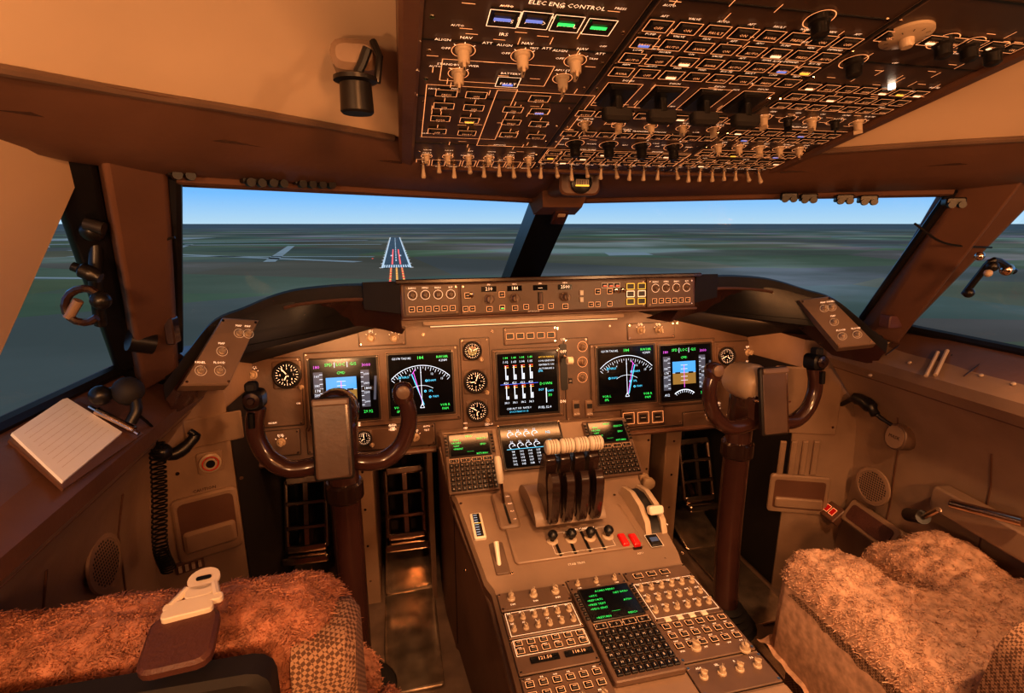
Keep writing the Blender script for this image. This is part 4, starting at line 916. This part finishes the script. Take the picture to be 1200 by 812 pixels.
def fur(b, hz, x0, x1, y0, y1, n, m, L=.016, w=.0022):
    vs = []; fs = []
    for i in range(n):
        x = random.uniform(x0, x1); y = random.uniform(y0, y1); z, d = hz(x, y)
        if d < .001: continue
        zx = (hz(x+.004, y)[0]-z)/.004; zy = (hz(x, y+.004)[0]-z)/.004
        nrm = V((-max(-3, min(3, zx)), -max(-3, min(3, zy)), 1)).normalized()
        cl_ = noise.noise(V((x*120, y*120, 0)))*2.4; cl2 = noise.noise(V((x*120, y*120, 9)))*2.4
        dr = (nrm*.8+V((cl_*.6, cl2*.6, 0))+V((random.gauss(0, .45), random.gauss(0, .45), random.gauss(0, .25)))).normalized()
        sd_ = V((random.uniform(-1, 1), random.uniform(-1, 1), random.uniform(-.4, .4))).normalized()*w
        hump = .5+.5*noise.noise(V((x*70, y*70, 20)))
        p = V((x, y, z-.003)); l = L*random.uniform(.5, 1.0)*(.5+hump); c = V((random.gauss(0, .6), random.gauss(0, .6), -.4))*l
        o = len(vs); m1 = p+dr*l*.6; e = p+dr*l*.8+c*.6
        vs += [p-sd_, p+sd_, m1-sd_*.8, m1+sd_*.8, e-sd_*.4, e+sd_*.4]; fs += [(o, o+1, o+3, o+2), (o+2, o+3, o+5, o+4)]
    b.add(vs, fs, m, True)
se = B('pilot_seat')
hz = cushion(se, -.885, -.435, .465, .60, .955, .09, .055, 'fur')
fur(se, hz, -.885, -.43, .46, .605, 46000, 'fur', .009, .0010)
f = Fr(V((-.66, .53, .60)), (1, 0, 0), (0, 0, 1)); se.rbox(f, 0, .10, .43, .42, -.055, .06, 'woven', r=.05, ch=.02)
f = Fr(V((-.440, .52, .80)), (0, 1, 0), (0, 0, 1)); se.rbox(f, -.01, .02, .10, .22, -.05, .012, 'woven', r=.03, ch=.01)
f = Fr(V((-.69, .448, .85)), (1, 0, 0), (0, 0, 1)); se.rbox(f, 0, .01, .38, .17, -.01, .02, 'rubber', r=.02, ch=.006)
hz2 = cushion(se, -.87, -.44, .62, .98, .50, .08, .06, 'fur'); fur(se, hz2, -.87, -.44, .62, .98, 9000, 'fur', .012, .002)
f = Fr(V((-.66, .80, .38)), (1, 0, 0), (0, 1, 0)); se.rbox(f, 0, 0, .40, .34, -.15, .08, 'woven', r=.04)
hz3 = cushion(se, -.430, -.385, .48, .66, .70, .05, .022, 'fur', lump=.004); fur(se, hz3, -.430, -.385, .48, .66, 5000, 'fur', .009, .0012)
hs = B('seat_harness')
hf = Fr(at(226, 712, z=.982), (1, .18, 0), (.10, 1, .15))
hs.rbox(Fr(at(212, 752, z=.968), (1, .1, 0), (.12, 1, .2)), 0, 0, .060, .060, -.004, .006, 'leather', r=.012, ch=.003)
hs.rbox(hf, 0, .006, .052, .010, -.003, .003, 'white', r=.004, ch=.001); hs.rbox(hf, -.004, -.003, .044, .012, -.003, .003, 'white', r=.004, ch=.001)
for sx in (-1, 1): hs.tube([hf.p(sx*.020, .008, 0), hf.p(sx*.012+.004, .026, 0)], .004, 'white', 8)
hs.rbox(hf, .004, .018, .026, .016, -.002, .003, 'white', r=.005, ch=.001)
hs.ring(hf, .006, .034, .006, .015, .003, 'white', 20); hs.lathe(hf, .006, .034, [(.013, -.003), (.015, .0), (.014, .0025)], 'white', 20); hs.rbox(hf, .006, .034, .014, .005, .0032, .0040, 'black', r=.002)
sr = B('pilot_seat')
hzr = cushion(sr, .435, .885, .42, .86, .655, .10, .055, 'furl', notch=(.640, .735, .034), lump=.018, nx=110, ny=90)
fur(sr, hzr, .435, .885, .42, .86, 64000, 'furl', .008, .0013)
f = Fr(V((.66, .63, .42)), (1, 0, 0), (0, 1, 0)); sr.rbox(f, 0, 0, .42, .40, -.10, .12, 'woven', r=.05, ch=.02)
f = Fr(V((.66, .63, .32)), (1, 0, 0), (0, 1, 0)); sr.rbox(f, 0, 0, .3, .3, -.1, .02, 'black', r=.02)
f = Fr(V((.452, .62, .50)), (0, -1, 0), (0, 0, 1)); sr.rbox(f, 0, .0, .42, .17, -.02, .015, 'woven', r=.04, ch=.012)
f = Fr(V((.66, .40, .75)), (1, 0, 0), (0, -.1, 1)); sr.rbox(f, 0, -.08, .42, .25, -.05, .05, 'woven', r=.05, ch=.02)
fr_ = B('seat_track')
fr_.rbox(Fr(at(950, 748, z=FL+.03), (.8, -.55, 0), (.55, .8, 0)), 0, 0, .11, .03, -.03, .006, 'black', r=.006, ch=.003)
fr_.tube([at(932, 735, z=FL+.05), at(975, 768, z=FL+.05)], .005, 'chrome', 8)
for x in (.55, .80): fr_.rbox(Fr(V((x, .6, FL)), (1, 0, 0), (0, 1, 0)), 0, 0, .03, .9, 0, .012, 'steel', r=.004, ch=.002)
for x in (-.80, -.5): fr_.rbox(Fr(V((x, .5, FL)), (1, 0, 0), (0, 1, 0)), 0, 0, .03, .9, 0, .012, 'steel', r=.004, ch=.002)
# =================================================================== OUTSIDE
H = CAM.z-90
tr = bpy.data.materials.new('terrain'); tr.use_nodes = True; nt = tr.node_tree; bs = nt.nodes['Principled BSDF']; bs.inputs['Roughness'].default_value = 1; bs.inputs['Specular IOR Level'].default_value = 0
tc = nt.nodes.new('ShaderNodeTexCoord'); mp = nt.nodes.new('ShaderNodeMapping'); mp.inputs['Scale'].default_value = (.0009, .0013, 1)
nz = nt.nodes.new('ShaderNodeTexNoise'); nz.inputs['Scale'].default_value = 1.3; nz.inputs['Detail'].default_value = 6
vo = nt.nodes.new('ShaderNodeTexVoronoi'); vo.inputs['Scale'].default_value = 2.2
cr = nt.nodes.new('ShaderNodeValToRGB'); E = cr.color_ramp.elements
E[0].position = .38; E[0].color = (.36, .31, .18, 1); E[1].position = .64; E[1].color = (1, .76, .54, 1); e = E.new(.52); e.color = (.50, .42, .25, 1); e = E.new(.58); e.color = (.72, .56, .38, 1)
mxn = nt.nodes.new('ShaderNodeMix'); mxn.data_type = 'RGBA'; mxn.blend_type = 'MULTIPLY'; mxn.inputs['Factor'].default_value = .3
ln = nt.nodes.new('ShaderNodeVectorMath'); ln.operation = 'LENGTH'; mr = nt.nodes.new('ShaderNodeMapRange'); mr.inputs['From Min'].default_value = 2500; mr.inputs['From Max'].default_value = 14000; mr.inputs['To Max'].default_value = .85  # haze painted into the ground colour, growing with distance
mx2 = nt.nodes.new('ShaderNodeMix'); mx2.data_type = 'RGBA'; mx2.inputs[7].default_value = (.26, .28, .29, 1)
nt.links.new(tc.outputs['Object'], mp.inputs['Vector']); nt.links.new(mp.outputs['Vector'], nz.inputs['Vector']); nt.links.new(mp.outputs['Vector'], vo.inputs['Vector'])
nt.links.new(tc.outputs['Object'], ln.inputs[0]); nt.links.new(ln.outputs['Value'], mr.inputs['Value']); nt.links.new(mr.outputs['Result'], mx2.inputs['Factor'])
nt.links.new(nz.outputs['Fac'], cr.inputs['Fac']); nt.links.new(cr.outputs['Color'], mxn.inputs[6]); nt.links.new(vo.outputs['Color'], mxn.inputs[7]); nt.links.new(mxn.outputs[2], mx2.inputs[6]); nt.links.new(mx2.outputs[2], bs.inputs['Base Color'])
M['terrain'] = tr
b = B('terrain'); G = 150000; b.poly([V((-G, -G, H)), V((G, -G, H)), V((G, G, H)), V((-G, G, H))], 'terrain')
M['asphalt'] = mat('asphalt', (.26, .26, .24), .9, scale=.05); M['conc'] = mat('concrete', (.95, .76, .60), .9, scale=.01); M['paint'] = mat('glowing_runway_paint', (.95, .9, .8), .8, scale=.1, emit=(.6, .7, .8), es=.55)  # runway markings glow by themselves to stay white in dim light
b = B('runway'); cx = CAM.x
def gq(x0, x1, y0, y1, z, m): b.poly([V((x0, y0, H+z)), V((x1, y0, H+z)), V((x1, y1, H+z)), V((x0, y1, H+z))], m)
gq(cx-30, cx+30, 1100, 3600, .5, 'asphalt')
for s in (-1, 1): gq(cx+s*29-2.2, cx+s*29+2.2, 1100, 3600, .8, 'paint')
for k in range(20): gq(cx-1.5, cx+1.5, 1300+k*110, 1370+k*110, .8, 'paint')
for k in range(-5, 6): gq(cx+k*5-1.4, cx+k*5+1.4, 1110, 1180, .8, 'paint')
for s in (-1, 1):
    for k in range(22): gq(cx+s*33-1.5, cx+s*33+1.5, 1100+k*115, 1106+k*115+k*1.2, 1.2, 's_white')
    gq(cx+s*12-3, cx+s*12+3, 1500, 1560, .9, 'paint'); gq(cx+s*9-1.5, cx+s*9+1.5, 1200, 1900, .9, 's_red')
for k in range(14):
    y = 760+k*25; gq(cx-1.6, cx+1.6, y, y+12, 1.2, 's_amb')
    for s in (-1, 1): gq(cx+s*11-1.6, cx+s*11+1.6, y, y+12, 1.2, 's_red' if k % 2 else 's_amb')
for k in range(6): gq(cx-60-2, cx-60+2, 1400+k*3, 1402+k*3, 1.0, 's_red')
b = B('taxiways')
def gp_(pts, m, z=.3): b.poly([V((x, y, H+z)) for x, y in pts], m)
for (x0, y0, x1, y1, w) in ((-60, 1500, -900, 1700, 14), (-90, 1300, -1100, 2100, 18), (-60, 2400, -900, 2500, 30), (-300, 1350, -420, 2300, 14), (-600, 1300, -900, 2600, 16), (-1500, 2700, -150, 3000, 40), (-500, 1000, -1300, 1250, 12), (-2500, 1900, -900, 1500, 16)):
    d = V((x1-x0, y1-y0)).normalized(); n = V((-d.y, d.x))*w
    gp_([(x0+n.x, y0+n.y), (x0-n.x, y0-n.y), (x1-n.x, y1-n.y), (x1+n.x, y1+n.y)], 'conc')
gp_([(-1900, 3300), (-1200, 3300), (-1150, 3800), (-2000, 3900)], 'conc'); gp_([(600, 1400), (740, 1400), (780, 1540), (650, 1560)], 'conc')
gp_([(-2600, 2500), (-1300, 2350), (-1500, 2700), (-2700, 2900)], 'conc')
w = bpy.data.worlds.new('sky'); bpy.context.scene.world = w; w.use_nodes = True; nt = w.node_tree; bg = nt.nodes['Background']
tc = nt.nodes.new('ShaderNodeTexCoord'); sx = nt.nodes.new('ShaderNodeSeparateXYZ'); cr = nt.nodes.new('ShaderNodeValToRGB'); E = cr.color_ramp.elements
E[0].position = 0; E[0].color = (.44, .64, .78, 1); E[1].position = .5; E[1].color = (.17, .25, .34, 1); e = E.new(.14); e.color = (.10, .36, .86, 1); e = E.new(.05); e.color = (.19, .48, .88, 1)
nt.links.new(tc.outputs['Generated'], sx.inputs[0]); nt.links.new(sx.outputs['Z'], cr.inputs['Fac']); nt.links.new(cr.outputs['Color'], bg.inputs['Color']); bg.inputs['Strength'].default_value = 1.0
# =================================================================== LIGHTS
def area(name, loc, target, size, power, col, sy=None):
    L = bpy.data.lights.new(name, 'AREA'); L.energy = power; L.color = col; L.size = size
    if sy: L.shape = 'RECTANGLE'; L.size_y = sy
    o = bpy.data.objects.new(name, L); bpy.context.scene.collection.objects.link(o); o.location = loc
    o.rotation_euler = (V(target)-V(loc)).to_track_quat('-Z', 'Y').to_euler(); return o
def spot(name, loc, target, power, col, ang, blend=.6, r=.02):
    L = bpy.data.lights.new(name, 'SPOT'); L.energy = power; L.color = col; L.spot_size = radians(ang); L.spot_blend = blend; L.shadow_soft_size = r
    o = bpy.data.objects.new(name, L); bpy.context.scene.collection.objects.link(o); o.location = loc
    o.rotation_euler = (V(target)-V(loc)).to_track_quat('-Z', 'Y').to_euler(); return o
W1 = (1, .43, .16); W2 = (1, .53, .25)
area('dome_light', (0, -.75, 1.62), (0, .9, .9), .16, 12, W1)
area('added_side_fill', (-.75, -.5, 1.35), (-.6, .7, 1.45), .12, 7, W2)  # unseen fill, added to brighten the left ceiling
area('added_side_fill', (.72, -.45, 1.35), (.75, .8, .9), .12, 6, W2)  # its right-hand twin, added to brighten that sidewall
area('glareshield_flood', (0, 1.20, 1.135), (0, 1.42, .85), .7, 1.6, W1, .02)
area('glareshield_flood', (-.52, 1.25, 1.08), (-.55, 1.42, .85), .25, .7, W1, .02)
area('glareshield_flood', (.52, 1.25, 1.08), (.55, 1.42, .85), .25, .7, W1, .02)
spot('pedestal_flood', (.1, .25, 1.53), (.13, .66, .63), 36, W2, 48)
spot('added_seat_spot', (.45, .2, 1.55), (.72, .6, .6), 22, W2, 60)  # local spot added to lift the right seat
spot('added_floor_spot', (-.3, .45, 1.5), (-.36, 1.22, .25), 26, W2, 24)  # spot added to get a bright highlight on the heel plate
spot('added_quadrant_spot', (.0, .70, 1.46), (.02, 1.05, .66), 10, W2, 50)  # local spot added above the throttle quadrant
spot('added_ceiling_spot', (-.62, .05, 1.25), (-.62, .35, 1.62), 4, W2, 110)  # upward spot added to brighten the lining on the left
# =================================================================== FINISH
for b in ALL: b.done()
cd = bpy.data.cameras.new('camera'); co = bpy.data.objects.new('camera', cd); bpy.context.scene.collection.objects.link(co)
co.location = CAM; co.rotation_euler = (pi/2-PH, 0, -TH); cd.sensor_width = 36; cd.lens = 18; cd.clip_start = .01; cd.clip_end = 300000
bpy.context.scene.camera = co
bpy.context.scene.view_settings.view_transform = 'Standard'
try: bpy.context.scene.view_settings.look = 'Medium High Contrast'
except Exception as ex: print('look', ex)
